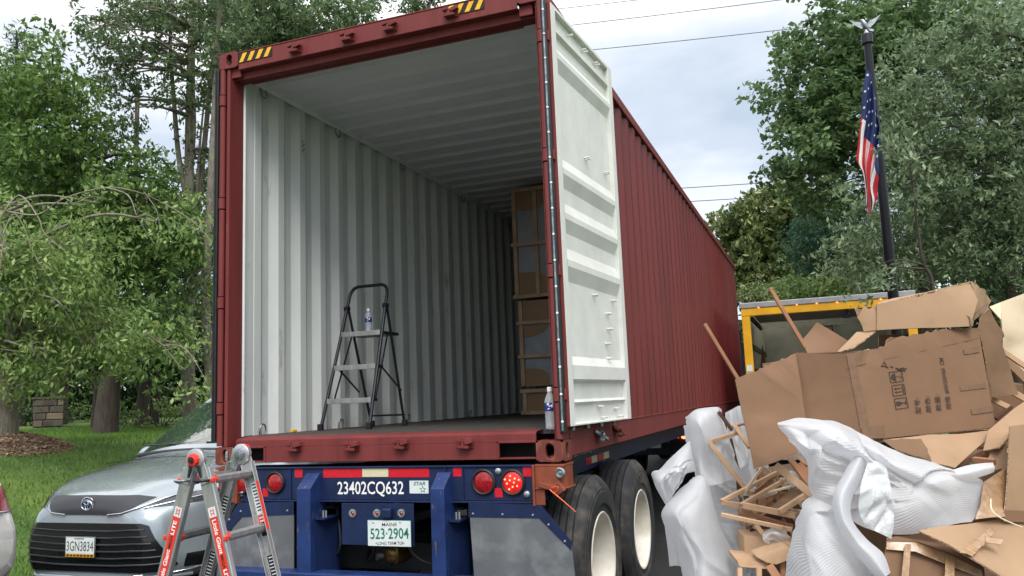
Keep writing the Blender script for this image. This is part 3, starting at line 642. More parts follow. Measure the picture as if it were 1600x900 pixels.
# long rails, cross members, suspension, axles, brake chamber
for x0 in (.72, 1.62):
    def rail(b, x0=x0):
        b.box((x0, .2, CZ-.30), (x0+.10, 12.0, CZ-.285)); b.box((x0+.044, .2, CZ-.285), (x0+.056, 12.0, CZ-.06)); b.box((x0, .2, CZ-.06), (x0+.10, 12.0, CZ-.045))
    part(rail, 'main_rail', 'navy', tr)
for i in range(9): tb('cross_member', (.3, .9+1.35*i, CZ-.20), (2.15, .98+1.35*i, CZ-.07), 'navy')
tb('outrigger_rail', (2.20, .30, CZ-.165), (2.215, 9.0, CZ-.02), 'navy')
sp = bx('side_marking', (2.2155, .55, CZ-.075), (2.2170, 1.75, CZ-.03), 'navy', tr)
txt_fit('23402CQ632', PX(897, 715.5, 2.2185), PX(934.5, 703.5, 2.2185), .045, 'white', tr, bold=.01)
for i, m in enumerate(('reftape', 'whtape', 'reftape', 'whtape')):
    q = [PX(915+i*9.2, 716-i*2.9, 2.2165), PX(923.5+i*9.2, 713.3-i*2.9, 2.2165)]; tb('reflector_tape', (2.2155, q[0].y, q[0].z-.05), (2.2175, q[1].y, q[0].z), m)
def wheel(cx, cy, cz, s, first=True):
    R, rr, w = .508, .287, .27
    root = part(lambda b: b.lathe([(0, rr+.002), (-s*-.0, rr+.03), (s*.008, rr+.045), (s*.012, rr+.05), (s*.013, rr+.09), (s*.013, rr+.12), (s*.009, rr+.123), (s*.009, R-.075), (s*.005, R-.072), (s*.002, R-.055), (-s*.012, R-.03), (-s*.03, R-.012), (-s*.045, R)] +
        sum([[(-s*(.045+.045*k), R), (-s*(.047+.045*k), R-.016), (-s*(.055+.045*k), R-.016), (-s*(.057+.045*k), R)] for k in range(5)], []) +
        [(-s*.245, R-.012), (-s*.262, R-.04), (-s*.272, R-.12), (-s*.26, rr+.03), (-s*.25, rr)], (cx, cy, cz), (1, 0, 0), 72), 'tyre', 'tyre', tr, smooth=28)
    part(lambda b: b.lathe([(0, rr+.001), (s*.006, rr-.004), (s*.002, rr-.016), (-s*.02, rr-.02), (-s*.05, rr-.03), (-s*.12, rr-.045), (-s*.15, rr-.075), (-s*.158, .19), (-s*.158, .16), (-s*.16, .11), (-s*.10, .105), (-s*.09, .09), (-s*.085, .001)], (cx, cy, cz), (1, 0, 0), 56), 'rim', 'rim', tr, smooth=40)
    for k in range(10):
        a = 2*math.pi*k/10; q = Vector((cx-s*.157, cy+.142*math.cos(a), cz+.142*math.sin(a))); part(lambda b: b.tube([q, q+Vector((s*.03, 0, 0))], .016, 6), 'wheel_nut', 'bolt', tr)
for cy in (.53, 1.69):
    wheel(2.5, cy, .515, 1); wheel(2.5-.33, cy, .515, 1); wheel(-.062, cy, .515, -1); wheel(.268, cy, .515, -1)
    part(lambda b: b.tube([(.3, cy, .515), (2.2, cy, .515)], .065, 14), 'axle', 'dark', tr, smooth=50)
    for x in (.77, 1.67): tb('leaf_spring', (x-.04, cy-.48, .60), (x+.04, cy+.48, .66), 'dark'); tb('spring_hanger', (x-.05, cy-.06, .62), (x+.05, cy+.06, CZ-.29), 'dark')
q = PD(606, 868, 4.9)
bc = part(lambda b: b.lathe([(-.04, .001), (-.038, .03), (-.03, .05), (-.01, .062), (.0, .064), (.006, .072), (.018, .072), (.024, .064), (.08, .06), (.12, .045), (.13, .001)], q+Vector((0, .05, 0)), (.55, .8, 0), 28), 'brake_chamber', 'gold', tr, smooth=40)
part(lambda b: b.tube([q+Vector((-.02, -.03, .0)), q+Vector((-.04, -.06, 0))], .02, 10), 'chamber_boss', 'black', bc)
for k, (xa, xb) in enumerate(((1.1, .95), (1.35, 1.75), (.85, .6), (1.9, 1.7))):
    part(lambda b: b.tube(cr([Vector((xa, .15, .85)), Vector((xa+.05, .1, .62)), Vector(((xa+xb)/2, .2, .52)), Vector((xb, .4, .6))], 6), .009, 8), 'air_hose', 'black', tr, smooth=80)
tb('axle_hanger_plate', (.5, .34, .45), (1.95, .36, .62), 'dark')
tb('air_tank_strap', (.75, .75, .45), (1.7, .95, .62), 'dark', bevel=.03)
# mud flaps with bracket
def flap(pts, mir=False, **k):
    q = [PY(px, py, .0) for px, py in pts]; return part(lambda b: b.prism(q, (0, .008, 0)), 'mud_flap', 'steelflap', tr, bevel=.001, seg=1)
flap([(734, 808), (842, 809), (893, 852), (905, 960), (745, 960)])
part(lambda b: b.prism([PY(*q, -.003) for q in ((732, 785), (845, 789), (893, 846), (893, 861), (842, 810), (732, 808))], (0, .003, 0)), 'flap_bracket', 'navy', tr)
tb('bracket_tube', (PY(734, 790, .02).x, .012, Zp(740, 797)), (PY(848, 790, .02).x, .07, Zp(740, 783.5)), 'navy', bevel=.004)
for px, py in ((739, 803), (785, 804), (832.5, 805), (857, 820), (882.5, 846)):
    c = PY(px, py, -.003); part(lambda b: b.lathe([(0, .008), (-.005, .005), (-.006, .0003)], c, (0, 1, 0), 8), 'bolt', 'bolt', tr)
flap([(459, 803), (380, 806), (345, 850), (330, 960), (459, 960)])
part(lambda b: b.prism([PY(*q, -.003) for q in ((459, 784), (372, 786), (345, 830), (345, 845), (378, 808), (459, 804))], (0, .003, 0)), 'flap_bracket', 'navy', tr)
for px, py in ((376, 799), (449, 798), (358, 812)):
    c = PY(px, py, -.003); part(lambda b: b.lathe([(0, .008), (-.005, .005), (-.006, .0003)], c, (0, 1, 0), 8), 'bolt', 'bolt', tr)
# twist-lock housings
for s, xo in ((1, W), (-1, 0.0)):
    xi = xo-s*.175
    def lock(b, s=s, xo=xo, xi=xi):
        x0, x1 = min(xi, xo), max(xi, xo)
        b.box((x0, -.0, CZ-.028), (x1, .19, CZ-.014)); 
        n = 10; arc = [(x0, -.0), (x1-.05 if s > 0 else x0+.05, -.0)] if s > 0 else [(x1, 0), (x0+.05, 0)]
        c = (xo-s*.05, .05); arc = [(xi, .0)]+[(c[0]+s*.05*math.sin(a), c[1]-.05*math.cos(a)) for a in [math.pi/2*k/8 for k in range(9)]]+[(xo, .17), (xi, .17)]
        b.prism([(x, y, CZ-.145) for x, y in arc], (0, 0, .115))
        arc2 = [(xi, -.012)]+[(c[0]+s*.062*math.sin(a), c[1]-.062*math.cos(a)) for a in [math.pi/2*k/8 for k in range(9)]]+[(xo+s*.012, .18), (xi, .18)]
        b.prism([(x, y, CZ-.152) for x, y in arc2], (0, 0, .008))
    part(lock, 'twist_lock_housing', 'orange', tr, bevel=.002)
    part(lambda b, s=s, xi=xi: (b.box((min(xi, xi-s*.014), -.014, CZ-.245), (max(xi, xi-s*.014), .02, CZ-.018)), b.box((min(xi, xi+s*.055), -.004, CZ-.24), (max(xi, xi+s*.055), .01, CZ-.152))), 'lock_plate', 'orange', tr, bevel=.002)
c = PY(876, 739, -.002)
part(lambda b: b.lathe([(0, .032), (-.008, .032), (-.012, .024), (-.008, .012), (-.012, .01), (-.013, .0005)], c, (.35, 1, 0), 24), 'lock_knob', 'strip', tr, smooth=30)
part(lambda b: (b.bar(PY(842, 757, -.02), PY(872, 765, -.02), .012, .03), b.bar(PY(868, 755, .0), PY(878, 770, 0), .04, .05)), 'lock_handle', 'orange', tr, bevel=.003)
zt = part(lambda b: (b.tube([PY(859, 765, -.04), PY(866, 771, -.045), PY(878, 781, -.05), PY(900, 800, -.06)], [.003, .004, .0028, .0015], 6), b.tube(cr([PY(862, 762, -.035), PY(872, 761, -.06), PY(869, 769, -.05), PY(861, 768, -.04)], 5), .003, 6)), 'cable_tie', 'cordor', None, label='bright orange cable tie hanging from the twist lock handle', cat='cable tie')

# ------------------------------------------------------------------ things inside the container
FLZ = CZ+FZ
def z1q(x, y): return (440+x/3.214, 420+y/3.214)
# step ladder: world frame, width along X, front feet at Y 1.03, rear feet 1.70
sl = empty('step_ladder', (.37, 1.3, FLZ), label='black folding three-step ladder standing on the container floor', cat='step ladder')
def yz_on(px, py, Y): return PY(px, py, Y)
YF = 1.03
def onf(x, y, Y): return PY(*z1q(x, y), Y)
FL = PZ(*z1q(195, 812), FLZ); FR = PZ(*z1q(440, 805), FLZ); RL = PZ(*z1q(424, 795), FLZ); RR = PZ(*z1q(646, 785), FLZ)
FL.y = FR.y = (FL.y+FR.y)/2; RL.y = RR.y = (RL.y+RR.y)/2
TY = FL.y+.42
TL, TR_ = onf(352, 92, TY), onf(536, 78, TY); tz = (TL.z+TR_.z)/2; TL.z = TR_.z = tz
pl_ = Vector((FL.x, FL.y, FLZ)); pr_ = Vector((FR.x, FR.y, FLZ))
dTL = (TL-pl_); dTR = (TR_-pr_)
loop = [pl_, pl_+dTL*.5, pl_+dTL*.93]+[TL+Vector((.0, 0, -.0))*0+(pl_+dTL*.93-TL)*(1-math.sin(a))+(TR_-TL).normalized()*.06*(1-math.cos(a)) for a in (.5, 1.0, 1.57)]
loop2 = [pr_, pr_+dTR*.5, pr_+dTR*.93]+[TR_+(pr_+dTR*.93-TR_)*(1-math.sin(a))-(TR_-TL).normalized()*.06*(1-math.cos(a)) for a in (.5, 1.0, 1.57)]
part(lambda b: b.tube(loop+loop2[::-1], .0135, 12), 'front_frame', 'stepblk', sl, smooth=60)
hl, hr = pl_+dTL*.84, pr_+dTR*.84
for a, c in ((hl, RL), (hr, RR)):
    c = Vector((c.x, c.y, FLZ)); part(lambda b: b.tube([a+Vector((0, .02, 0)), c], .0115, 10), 'rear_leg', 'stepblk', sl, smooth=60)
    part(lambda b: b.tube([a-Vector((.02, 0, 0)), a+Vector((.02, 0, 0))], .022, 12), 'pivot', 'stepblk', sl, smooth=40)
for c in (pl_, pr_, Vector((RL.x, RL.y, FLZ)), Vector((RR.x, RR.y, FLZ))): part(lambda b: b.box((c.x-.02, c.y-.02, c.z), (c.x+.02, c.y+.02, c.z+.05)), 'rubber_foot', 'black', sl, bevel=.006)
def lerp(a, b, t): return a+(b-a)*t
for i, (t, dep) in enumerate(((.195, .09), (.42, .11), (.655, .30))):
    a, c = pl_+dTL*t, pr_+dTR*t; z = (a.z+c.z)/2; y = (a.y+c.y)/2
    part(lambda b: b.box((a.x+.012, y-.02, z-.028), (c.x-.012, y-.002, z+.012)), 'step_edge', 'alu', sl, bevel=.003)
    part(lambda b: b.box((a.x+.012, y-.002, z-.018), (c.x-.012, y+dep, z+.006)), 'step', 'stepblk', sl, bevel=.003)
    if i < 2:
        for g_ in (a, c):
            if i: part(lambda b: b.bar((g_.x, y+.06, z-.01), (g_.x+.01, y+.36, z-.20), .006, .014), 'step_strut', 'stepblk', sl)
for p_, d_, k_ in ((pl_, dTL, .02), (pr_, dTR, -.02)): part(lambda b: b.bar(p_+d_*.655+Vector((k_, .12, -.02)), p_+d_*.195+Vector((k_, .07, 0)), .008, .012), 'link_rod', 'stepblk', sl)
part(lambda b: b.tube([Vector((RL.x, RL.y, FLZ+.09)), Vector((RR.x, RR.y, FLZ+.09))], .008, 8), 'rear_brace', 'stepblk', sl)
def bottle(loc, label, h=.24):
    s = h/.24; root = empty('water_bottle', loc, label=label, cat='water bottle', group='water bottles in the container')
    P = [(0, .001), (.0, .026), (.004, .031), (.02, .032), (.03, .030), (.045, .032), (.06, .030), (.075, .032), (.09, .031), (.10, .033), (.15, .033), (.165, .031), (.185, .024), (.20, .016), (.212, .0125), (.225, .0125), (.225, .001)]
    part(lambda b: b.lathe([(a*s, r*s) for a, r in P], loc, (0, 0, 1), 24), 'bottle_body', 'pet', root, smooth=60)
    part(lambda b: b.lathe([(.102*s, .0336*s), (.150*s, .0336*s)], loc, (0, 0, 1), 24), 'bottle_label', 'lblue', root, smooth=60)
    part(lambda b: b.lathe([(.214*s, .0145*s), (.236*s, .0145*s), (.240*s, .011*s), (.240*s, .0005)], loc, (0, 0, 1), 20), 'bottle_cap', 'cap', root, smooth=40)
    d = Vector((CAM.x-loc[0], CAM.y-loc[1], 0)).normalized(); xx = Vector((-d.y, d.x, 0))
    for k, (u, v, w, hh) in enumerate(((-.012, .136, .014, .010), (.000, .128, .018, .006), (.010, .122, .006, .016), (-.010, .112, .010, .006), (.013, .139, .008, .004))):
        c = Vector(loc)+xx*u*s+Vector((0, 0, v*s))+d*(math.sqrt(max(0, .0342**2-u*u))*s); part(lambda b: b.obox(c-xx*w*s/2, xx*w*s+Vector((0, 0, .003*s)), d*.0006, (0, 0, hh*s)), 'label_mark', 'cap', root)
    return root
s3_ = pl_+dTL*.655
bottle((PY(576, 520, s3_.y+.10).x, s3_.y+.10, s3_.z+.006), 'clear water bottle with blue label standing on the top step of the black ladder', .20)
bp_ = PY(861.5, 673, .10); bottle((bp_.x, .10, FLZ-.002), 'clear water bottle with blue label standing on the door sill by the right corner post', .245)
c = PX(456, 676, .10); bx('twist_clip', (c.x, c.y-.03, FLZ), (c.x+.03, c.y+.03, FLZ+.02), 'yellow', label='small yellow clip lying on the container floor by the left wall', cat='clip', bevel=.005)
# flattened dark strap behind ladder
rebase(part(lambda b: b.tube(cr([PZ(582, 667, FLZ+.008), PZ(600, 665, FLZ+.012), PZ(615, 664, FLZ+.008), PZ(632, 664, FLZ+.012)], 5), [.008]*16, 6), 'strap', 'black', None, label='crumpled black strap lying behind the ladder on the container floor', cat='strap'))
# stacked crates
YC = 3.9
def crate(x0, x1, z0, z1, label, verts_, hor, blobs):
    root = empty('wooden_crate', ((x0+x1)/2, YC+.5, z0), label=label, cat='crate', group='framed crates stacked in the container')
    bx('foam_wrapped_body', (x0+.03, YC+.03, z0+.02), (x1-.03, YC+1.1, z1-.02), 'crtwrap', root, bevel=.02)
    for x in verts_: bx('upright_batten', (x, YC-.004, z0+.02), (x+.045, YC+.02, z1-.01), 'crtwood', root, bevel=.003)
    for z in hor: bx('cross_batten', (x0-.02, YC-.026, z), (x1, YC-.005, z+.04), 'crtwood', root, bevel=.003)
    for q in blobs:
        part(lambda b: b.prism([(x0+(x1-x0)*u, YC+.021, z0+(z1-z0)*v) for u, v in q], (0, .006, 0)), 'cardboard_patch', 'cardlt', root)
    for y in (YC+.3, YC+.7, YC+1.06): bx('upright_batten', (x0-.004, y, z0+.02), (x0+.02, y+.045, z1-.01), 'crtwood', root, bevel=.003)
    return root
xc = PY(816, 600, YC).x
z_ = [PY(815, y, YC).z for y in (646, 607, 466, 468, 293)]
z_[0] = FLZ
def arcp(cx, cy, r, a0, a1, ry=None): ry = ry or r; return [(cx+r*math.cos(math.radians(a0+(a1-a0)*k/8)), cy+ry*math.sin(math.radians(a0+(a1-a0)*k/8))) for k in range(9)]
crate(xc, xc+1.05, z_[0], z_[1]-.01, 'low wooden crate on the container floor under the two taller crates', (xc, xc+.5), (z_[0]+.01, z_[1]-.05), [[(0.03, .1), (.6, .1), (.6, .9), (.03, .9)]])
hh = z_[2]-z_[1]
crate(xc-.01, xc+1.05, z_[1], z_[2]-.02, 'middle crate wrapped in grey foam between the low crate and the tall upper one', (xc-.01, xc+1.0), (z_[1]+hh*.33, z_[1]+hh*.70), [[(.04, .02), (.3, .02)]+arcp(.10, .12, .2, -10, 100, .10)+[(.04, .22)], [(.04, .99), (.35, .99), (.33, .73), (.04, .73)], [(.04, .70), (.33, .70), (.26, .62), (.14, .58), (.04, .57)]])
hh = z_[4]-z_[3]
crate(xc-.04, xc+1.05, z_[3]+.0, min(z_[4], CZ+2.74), 'tall upper crate with cardboard corners, topmost of the stack in the container', (xc-.04, xc+.21), (z_[3]+.01, z_[3]+hh*.47, min(z_[4], CZ+2.74)-.05), [[(.04, .02), (.36, .02)]+arcp(.16, .14, .2, 0, 95, .10)+[(.04, .24)], [(.04, .98), (.34, .98), (.33, .84), (.25, .78), (.14, .79), (.04, .80)]])

# ------------------------------------------------------------------ aluminium multi-position ladder in front of the trailer
al = empty('folding_ladder', (1.15, -1.2, 0), label='aluminium multi-position ladder with red knobs standing in an A shape before the silver van', cat='ladder')
H1, H2 = PD(307, 716, 3.72), PD(378, 711, 4.03); zt = (H1.z+H2.z)/2; H1.z = H2.z = zt
e1 = (H2-H1); e1.z = 0; e1.normalize(); e2 = Vector((-e1.y, e1.x, 0))     # e2 points away from camera / left
if e2.dot(RT) > 0: e2 = -e2                                              # towards picture left
DN = Vector((0, 0, -1)); SL = .285
def rail_dir(s): return (DN+e2*SL*s).normalized()
Lr = zt/abs(rail_dir(1).z)
sgrp = {}
for hi_, Hh in ((0, H1), (1, H2)):
    for s in (1, -1):
        d = rail_dir(s); side = d.cross(e1).normalized()
        st_ = Hh+d*.045+e2*s*.028; en = Hh+d*(Lr-.0)+e2*s*.028
        en = st_+d*((st_.z-.004)/abs(d.z))
        # channel: web faces along e1 (outer side), flanges
        o_ = -e1 if hi_ == 0 else e1
        def rl(b):
            web = .004; wdt = .064; dp = .026
            x = side*wdt/2
            b.obox(st_-x-o_*0, x*2, o_*web, en-st_); b.obox(st_-x-o_*dp, side*.004, o_*dp, en-st_); b.obox(st_+x-side*.004-o_*dp, side*.004, o_*dp, en-st_)
        rt = part(rl, 'ladder_rail', 'alu', al, bevel=.0015, seg=1)
        sgrp[(hi_, s)] = (st_, en, d, side, o_, rt)
        part(lambda b: b.bar(en-d*.05, en, .07, .035, side), 'ladder_foot', 'blkpl', al, bevel=.004)
    # hinge
    Hc = Hh+DN*.0
    hg = part(lambda b: b.lathe([(-.014, .001), (-.014, .044), (-.010, .050), (.010, .050), (.014, .044), (.014, .001)], Hc, e1, 28), 'hinge', 'alu', al, smooth=35)
    for s in (1, -1):
        d = rail_dir(s); sd_ = d.cross(e1).normalized()
        q0 = Hc+d*.02+e2*s*.02; q1 = Hc+d*.115+e2*s*.028; oo = -e1 if hi_ == 0 else e1
        part(lambda b: b.bar(q0+oo*.006, q1+oo*.006, .05, .006, oo), 'hinge_plate', 'alu', hg, bevel=.002)
        part(lambda b: b.bar(Hc+d*.028+e2*s*.012+oo*.012, Hc+d*.085+e2*s*.012+oo*.012, .022, .006, oo, .4), 'hinge_lock', 'blkpl', hg, bevel=.002)
        for k in (.08, .10): part(lambda b: b.tube([Hc+d*k+e2*s*.04+oo*.008, Hc+d*k+e2*s*.04+oo*.012], .004, 8), 'rivet', 'bolt', hg)
    kd = -e1
    part(lambda b: b.lathe([(0, .030), (.016, .028), (.018, .018), (.022, .016), (.023, .001)], Hc+kd*.014, kd, 10), 'lock_knob', 'redpl' if hi_ == 0 else 'strip', hg, smooth=30)
    if hi_ == 0: part(lambda b: b.lathe([(.005, .016), (.022, .015), (.024, .001)], Hc+kd*.018, kd, 14), 'knob_core', 'blkpl', hg, smooth=30)
    else:
        part(lambda b: b.bar(Hc-e1*.02+DN*.03, Hc-e1*.02-DN*.03, .02, .01, e1), 'hinge_pull', 'strip', hg, bevel=.004)
        part(lambda b: b.box((Hc.x+.0, Hc.y-.01, Hc.z+.02), (Hc.x+.035, Hc.y+.02, Hc.z+.045)), 'release_tab', 'redpl', hg, bevel=.005)
        part(lambda b: b.bar(Hc+e2*.055+DN*.075, Hc+e2*.035-DN*.025, .006, .045, e2), 'hinge_plate', 'strip', hg, bevel=.004)
# rungs
for s in (1, -1):
    a0, d, side = sgrp[(0, s)][0], sgrp[(0, s)][2], sgrp[(0, s)][3]; c0 = sgrp[(1, s)][0]
    for k in range(5):
        t = .052+.268*k; a, c = a0+d*t, c0+d*t
        if a.z < .08: continue
        def rg(b):
            b.bar(a+e1*.0, c-e1*.0, .046, .026, (0, 0, 1)); b.bar(a+Vector((0, 0, .012)), c+Vector((0, 0, .012)), .018, .010); b.bar(a+Vector((0, 0, -.016)), c+Vector((0, 0, -.016)), .034, .010)
        part(rg, 'rung', 'aludark' if s > 0 else 'alu', al, bevel=.004)
        for q, sg in ((a, -1), (c, 1)):
            if sg > 0: part(lambda b: b.lathe([(0, .024), (.012, .022), (.016, .016), (.026, .014), (.028, .001)], q+e1*.006, e1, 8), 'rung_knob', 'redpl', al, smooth=30)
            else: part(lambda b: b.bar(q+e2*s*.030, q+e2*s*.046, .022, .022), 'rung_knob', 'redpl', al, bevel=.005)
            if sg < 0: part(lambda b: b.lathe([(0, .031), (.022, .029), (.024, .015)], q+e1*.045, -e1, 8), 'rung_collar', 'redpl', al, smooth=30)
        if k == 0:
            q = a-e1*.01+side*0; part(lambda b: b.tube(cr([q+e2*.032+DN*.012, q+e2*.034-e1*.026, q+e2*.01-e1*.034, q-e2*.02-e1*.03, q-e2*.024], 5), .006, 8), 'rung_clip', 'strip' if s > 0 else 'blkpl', al, smooth=60)
def sticker(key, t0, t1, w, m, face=1, off=0, z=.0007):
    st_, en, d, side, o_, rt = sgrp[key]; n = o_*face
    base = st_+(o_*.004 if face > 0 else Vector()); q = base+side*(-w/2+off)+n*z
    return bx_ob('sticker', q+d*t0, side*w, d*(t1-t0), n*.0006, m, rt), (st_, d, side, n, base)
def bx_ob(name, o, ax, ay, az, m, parent=None, **k): return MB().obox(o, ax, ay, az).build(name, m, parent, **k)
for s in (1, -1):
    sk, (st_, d, side, n, base) = sticker((0, s), .178, .535, .040, 'redst')
    bx_ob('sticker_top', base+side*-.02+n*.0014+d*.178, side*.04, d*.045, n*.0003, 'whtape' if 0 else 'plate', sk)
    part(lambda b: (b.bar(base+n*.0019+d*.184+side*-.008, base+n*.0019+d*.216+side*-.008, .004, .0004, n), b.bar(base+n*.0019+d*.184+side*.008, base+n*.0019+d*.216+side*.008, .004, .0004, n), b.bar(base+n*.0019+d*.194-side*.010, base+n*.0019+d*.194+side*.010, .004, .0004, n), b.bar(base+n*.0019+d*.207-side*.010, base+n*.0019+d*.207+side*.010, .004, .0004, n)), 'ladder_mark', 'redst', sk)
    up_ = side if side.cross(n).length else side
    nn = n*.0022
    if s < 0:   # right rail: reads downwards
        sd2 = d.cross(n)*-1
        pa = base+nn+d*.235; upv = n.cross(d)
        txt_fit('Little Giant', pa-upv*.011, pa-upv*.009+d*.155, .022, 'white', sk, updir=upv, bold=.03)
        txt_fit('MEGA', pa-upv*.007+d*.160, pa-upv*.007+d*.220, .015, 'ink', sk, updir=upv, bold=.03)
        txt_fit('LITE', pa-upv*.008+d*.224, pa-upv*.008+d*.288, .020, 'white', sk, updir=upv, bold=.04)
    else:       # left rail: reads upwards
        e = -d; upv = n.cross(e); pa = base+nn+d*.53
        txt_fit('Little Giant', pa-upv*.011, pa-upv*.009+e*.155, .022, 'white', sk, updir=upv, bold=.03)
        txt_fit('MEGA', pa-upv*.007+e*.160, pa-upv*.007+e*.220, .015, 'ink', sk, updir=upv, bold=.03)
        txt_fit('LITE', pa-upv*.008+e*.224, pa-upv*.008+e*.288, .020, 'white', sk, updir=upv, bold=.04)
# warning labels on the far rails (inner web side faces the camera)
for s, t0, t1, m in ((-1, .10, .26, 'plate'), (-1, .265, .30, 'redst'), (-1, .30, .365, 'ink'), (-1, .46, .72, 'ink'), (1, .17, .26, 'ink'), (1, .27, .34, 'plate'), (1, .45, .70, 'ink')):
    sk, (st_, d, side, n, base) = sticker((1, s), t0, t1, .036, m, face=-1)
    rows = int((t1-t0)/.017)
    for k in range(rows):
        w = .022+.008*random.random(); part(lambda b: b.obox(base+n*.0015+d*(t0+.008+.016*k)-side*w/2, side*w, d*(.006 if m != 'ink' else .005), n*.0003), 'label_line', 'ink' if m == 'plate' else 'plate', sk)
for key, t0, t1 in (((1, -1), .10, .34),):
    st_, en, d, side, o_, rt = sgrp[key]; fs = 1 if side.dot(RT) > 0 else -1
    bx_ob('edge_sticker', st_+side*fs*.0323-o_*.024+d*t0, side*fs*.0005, d*(t1-t0), o_*.022, 'redst', rt)

# ------------------------------------------------------------------ silver van
VX, VY, VR = -1.79, .578, .03
van = empty('parked_van', (VX, VY, 0), VR, label='silver blue minivan facing the camera, parked on the left beside the trailer', cat='van')
VM = Matrix.Translation((VX, VY, 0)) @ Matrix.Rotation(VR, 4, 'Z')
def loft(S, nu, nv):
    ys = [s[0] for s in S]; rows = []
    for y, pts in S: rows.append(cr([Vector((x, y, z)) for x, z in pts], nv))
    cols = list(zip(*rows)); return list(zip(*[cr(list(c), nu) for c in cols]))
VS = [
 (.015, [(0, .22), (.40, .22), (.62, .30), (.66, .50), (.60, .64), (.52, .70), (.42, .735), (.30, .755), (.15, .765), (0, .77)]),
 (.05, [(0, .20), (.55, .20), (.78, .28), (.82, .50), (.76, .68), (.66, .76), (.54, .81), (.38, .845), (.18, .862), (0, .868)]),
 (.16, [(0, .19), (.65, .19), (.89, .27), (.915, .50), (.87, .70), (.79, .80), (.64, .865), (.45, .905), (.22, .925), (0, .93)]),
 (.36, [(0, .18), (.70, .18), (.955, .28), (.965, .55), (.935, .76), (.87, .86), (.72, .93), (.50, .97), (.25, .985), (0, .99)]),
 (.70, [(0, .18), (.75, .18), (.985, .30), (.99, .60), (.965, .82), (.905, .92), (.76, .985), (.54, 1.02), (.26, 1.04), (0, 1.045)]),
 (1.10, [(0, .18), (.80, .18), (.99, .30), (.995, .62), (.975, .87), (.92, .97), (.80, 1.03), (.56, 1.07), (.28, 1.095), (0, 1.10)]),
 (1.30, [(0, .18), (.80, .18), (.99, .30), (.995, .64), (.98, .90), (.93, .99), (.80, 1.05), (.57, 1.10), (.28, 1.135), (0, 1.145)]),
 (1.42, [(0, .18), (.80, .18), (.99, .30), (.995, .65), (.98, .91), (.93, 1.0), (.82, 1.10), (.60, 1.175), (.30, 1.215), (0, 1.225)]),
 (1.80, [(0, .18), (.80, .18), (.99, .30), (.995, .66), (.985, .93), (.94, 1.02), (.80, 1.33), (.60, 1.40), (.30, 1.44), (0, 1.45)]),
 (2.20, [(0, .18), (.80, .18), (.99, .30), (.995, .67), (.985, .95), (.94, 1.04), (.745, 1.55), (.60, 1.61), (.30, 1.64), (0, 1.65)]),
 (2.45, [(0, .18), (.80, .18), (.99, .30), (.995, .67), (.985, .95), (.94, 1.05), (.735, 1.62), (.60, 1.68), (.30, 1.705), (0, 1.71)]),
 (3.30, [(0, .18), (.80, .18), (.99, .30), (.995, .67), (.985, .96), (.94, 1.06), (.735, 1.65), (.60, 1.715), (.30, 1.735), (0, 1.74)]),
 (4.60, [(0, .20), (.80, .20), (.98, .32), (.99, .68), (.98, .98), (.93, 1.08), (.73, 1.60), (.58, 1.665), (.30, 1.69), (0, 1.69)]),
 (5.00, [(0, .26), (.70, .26), (.93, .36), (.96, .70), (.94, .98), (.88, 1.08), (.68, 1.45), (.54, 1.53), (.28, 1.55), (0, 1.56)]),
 (5.16, [(0, .34), (.50, .34), (.78, .42), (.84, .66), (.80, .90), (.72, 1.0), (.58, 1.12), (.44, 1.18), (.22, 1.2), (0, 1.21)])]
def vehicle(root, VM, S, nu, nv, paint, glass_rng, bvh=True):
    G = loft(S, nu, nv); NU, NV = len(G), len(G[0]); body = MB(); gl = MB(); 
    full = [[VM @ p for p in r]+[VM @ Vector((-p.x, p.y, p.z)) for p in r[-2::-1]] for r in G]
    NF = len(full[0]); vs = [p for r in full for p in r]; body.v = vs; gl.v = vs
    for i in range(NU-1):
        for j in range(NF-1):
            jj = j if j < NV-1 else NF-2-j
            f = [i*NF+j, (i+1)*NF+j, (i+1)*NF+j+1, i*NF+j+1]
            y = (G[i][0].y+G[i+1][0].y)/2; t = (jj+.5)/nv
            g = glass_rng(y, t)
            (gl if g else body).f.append(f); (gl if g else body).mi.append(0)
    for e in (0, NU-1):
        body.f.append([e*NF+k for k in range(NF)]); body.mi.append(0)
    bo = body.build('body', paint, root, smooth=40)
    for m_, nm in ((gl, 'window_glass'),):
        if m_.f: m_.build(nm, 'glass', root, smooth=60)
    return BVHTree.FromPolygons([tuple(p) for p in vs], body.f+gl.f), bo
def vglass(y, t):
    if 1.40 < y < 2.20 and t > 6.28: return True
    return 1.75 < y < 4.5 and 5.25 < t < 5.85
VS = [({.05: .085, .16: .24, .36: .44}.get(y, y), [(x*{.015: .88, .05: .82, .16: .86, .36: .95, .7: .99}.get(y, 1), z) for x, z in p_]) for y, p_ in VS]
tree_, vbody = vehicle(van, VM, VS, 6, 6, 'silver', vglass)
for o_ in list(bpy.data.objects):
    if o_.parent == van: 
        me = o_.data; bm = bmesh.new(); bm.from_mesh(me); lo = [v for v in bm.verts if not v.link_faces]; bmesh.ops.delete(bm, geom=lo, context='VERTS'); bm.to_mesh(me); bm.free()
def von(x, z, off=.006, y0=-1):      # point on the nose of the van, local x,z -> world
    o = VM @ Vector((x, y0, z)); d = (VM.to_3x3() @ Vector((0, 1, 0)))
    h = tree_.ray_cast(o, d, 6)
    p = h[0] if h[0] else VM @ Vector((x, .3, z)); return p-d*off
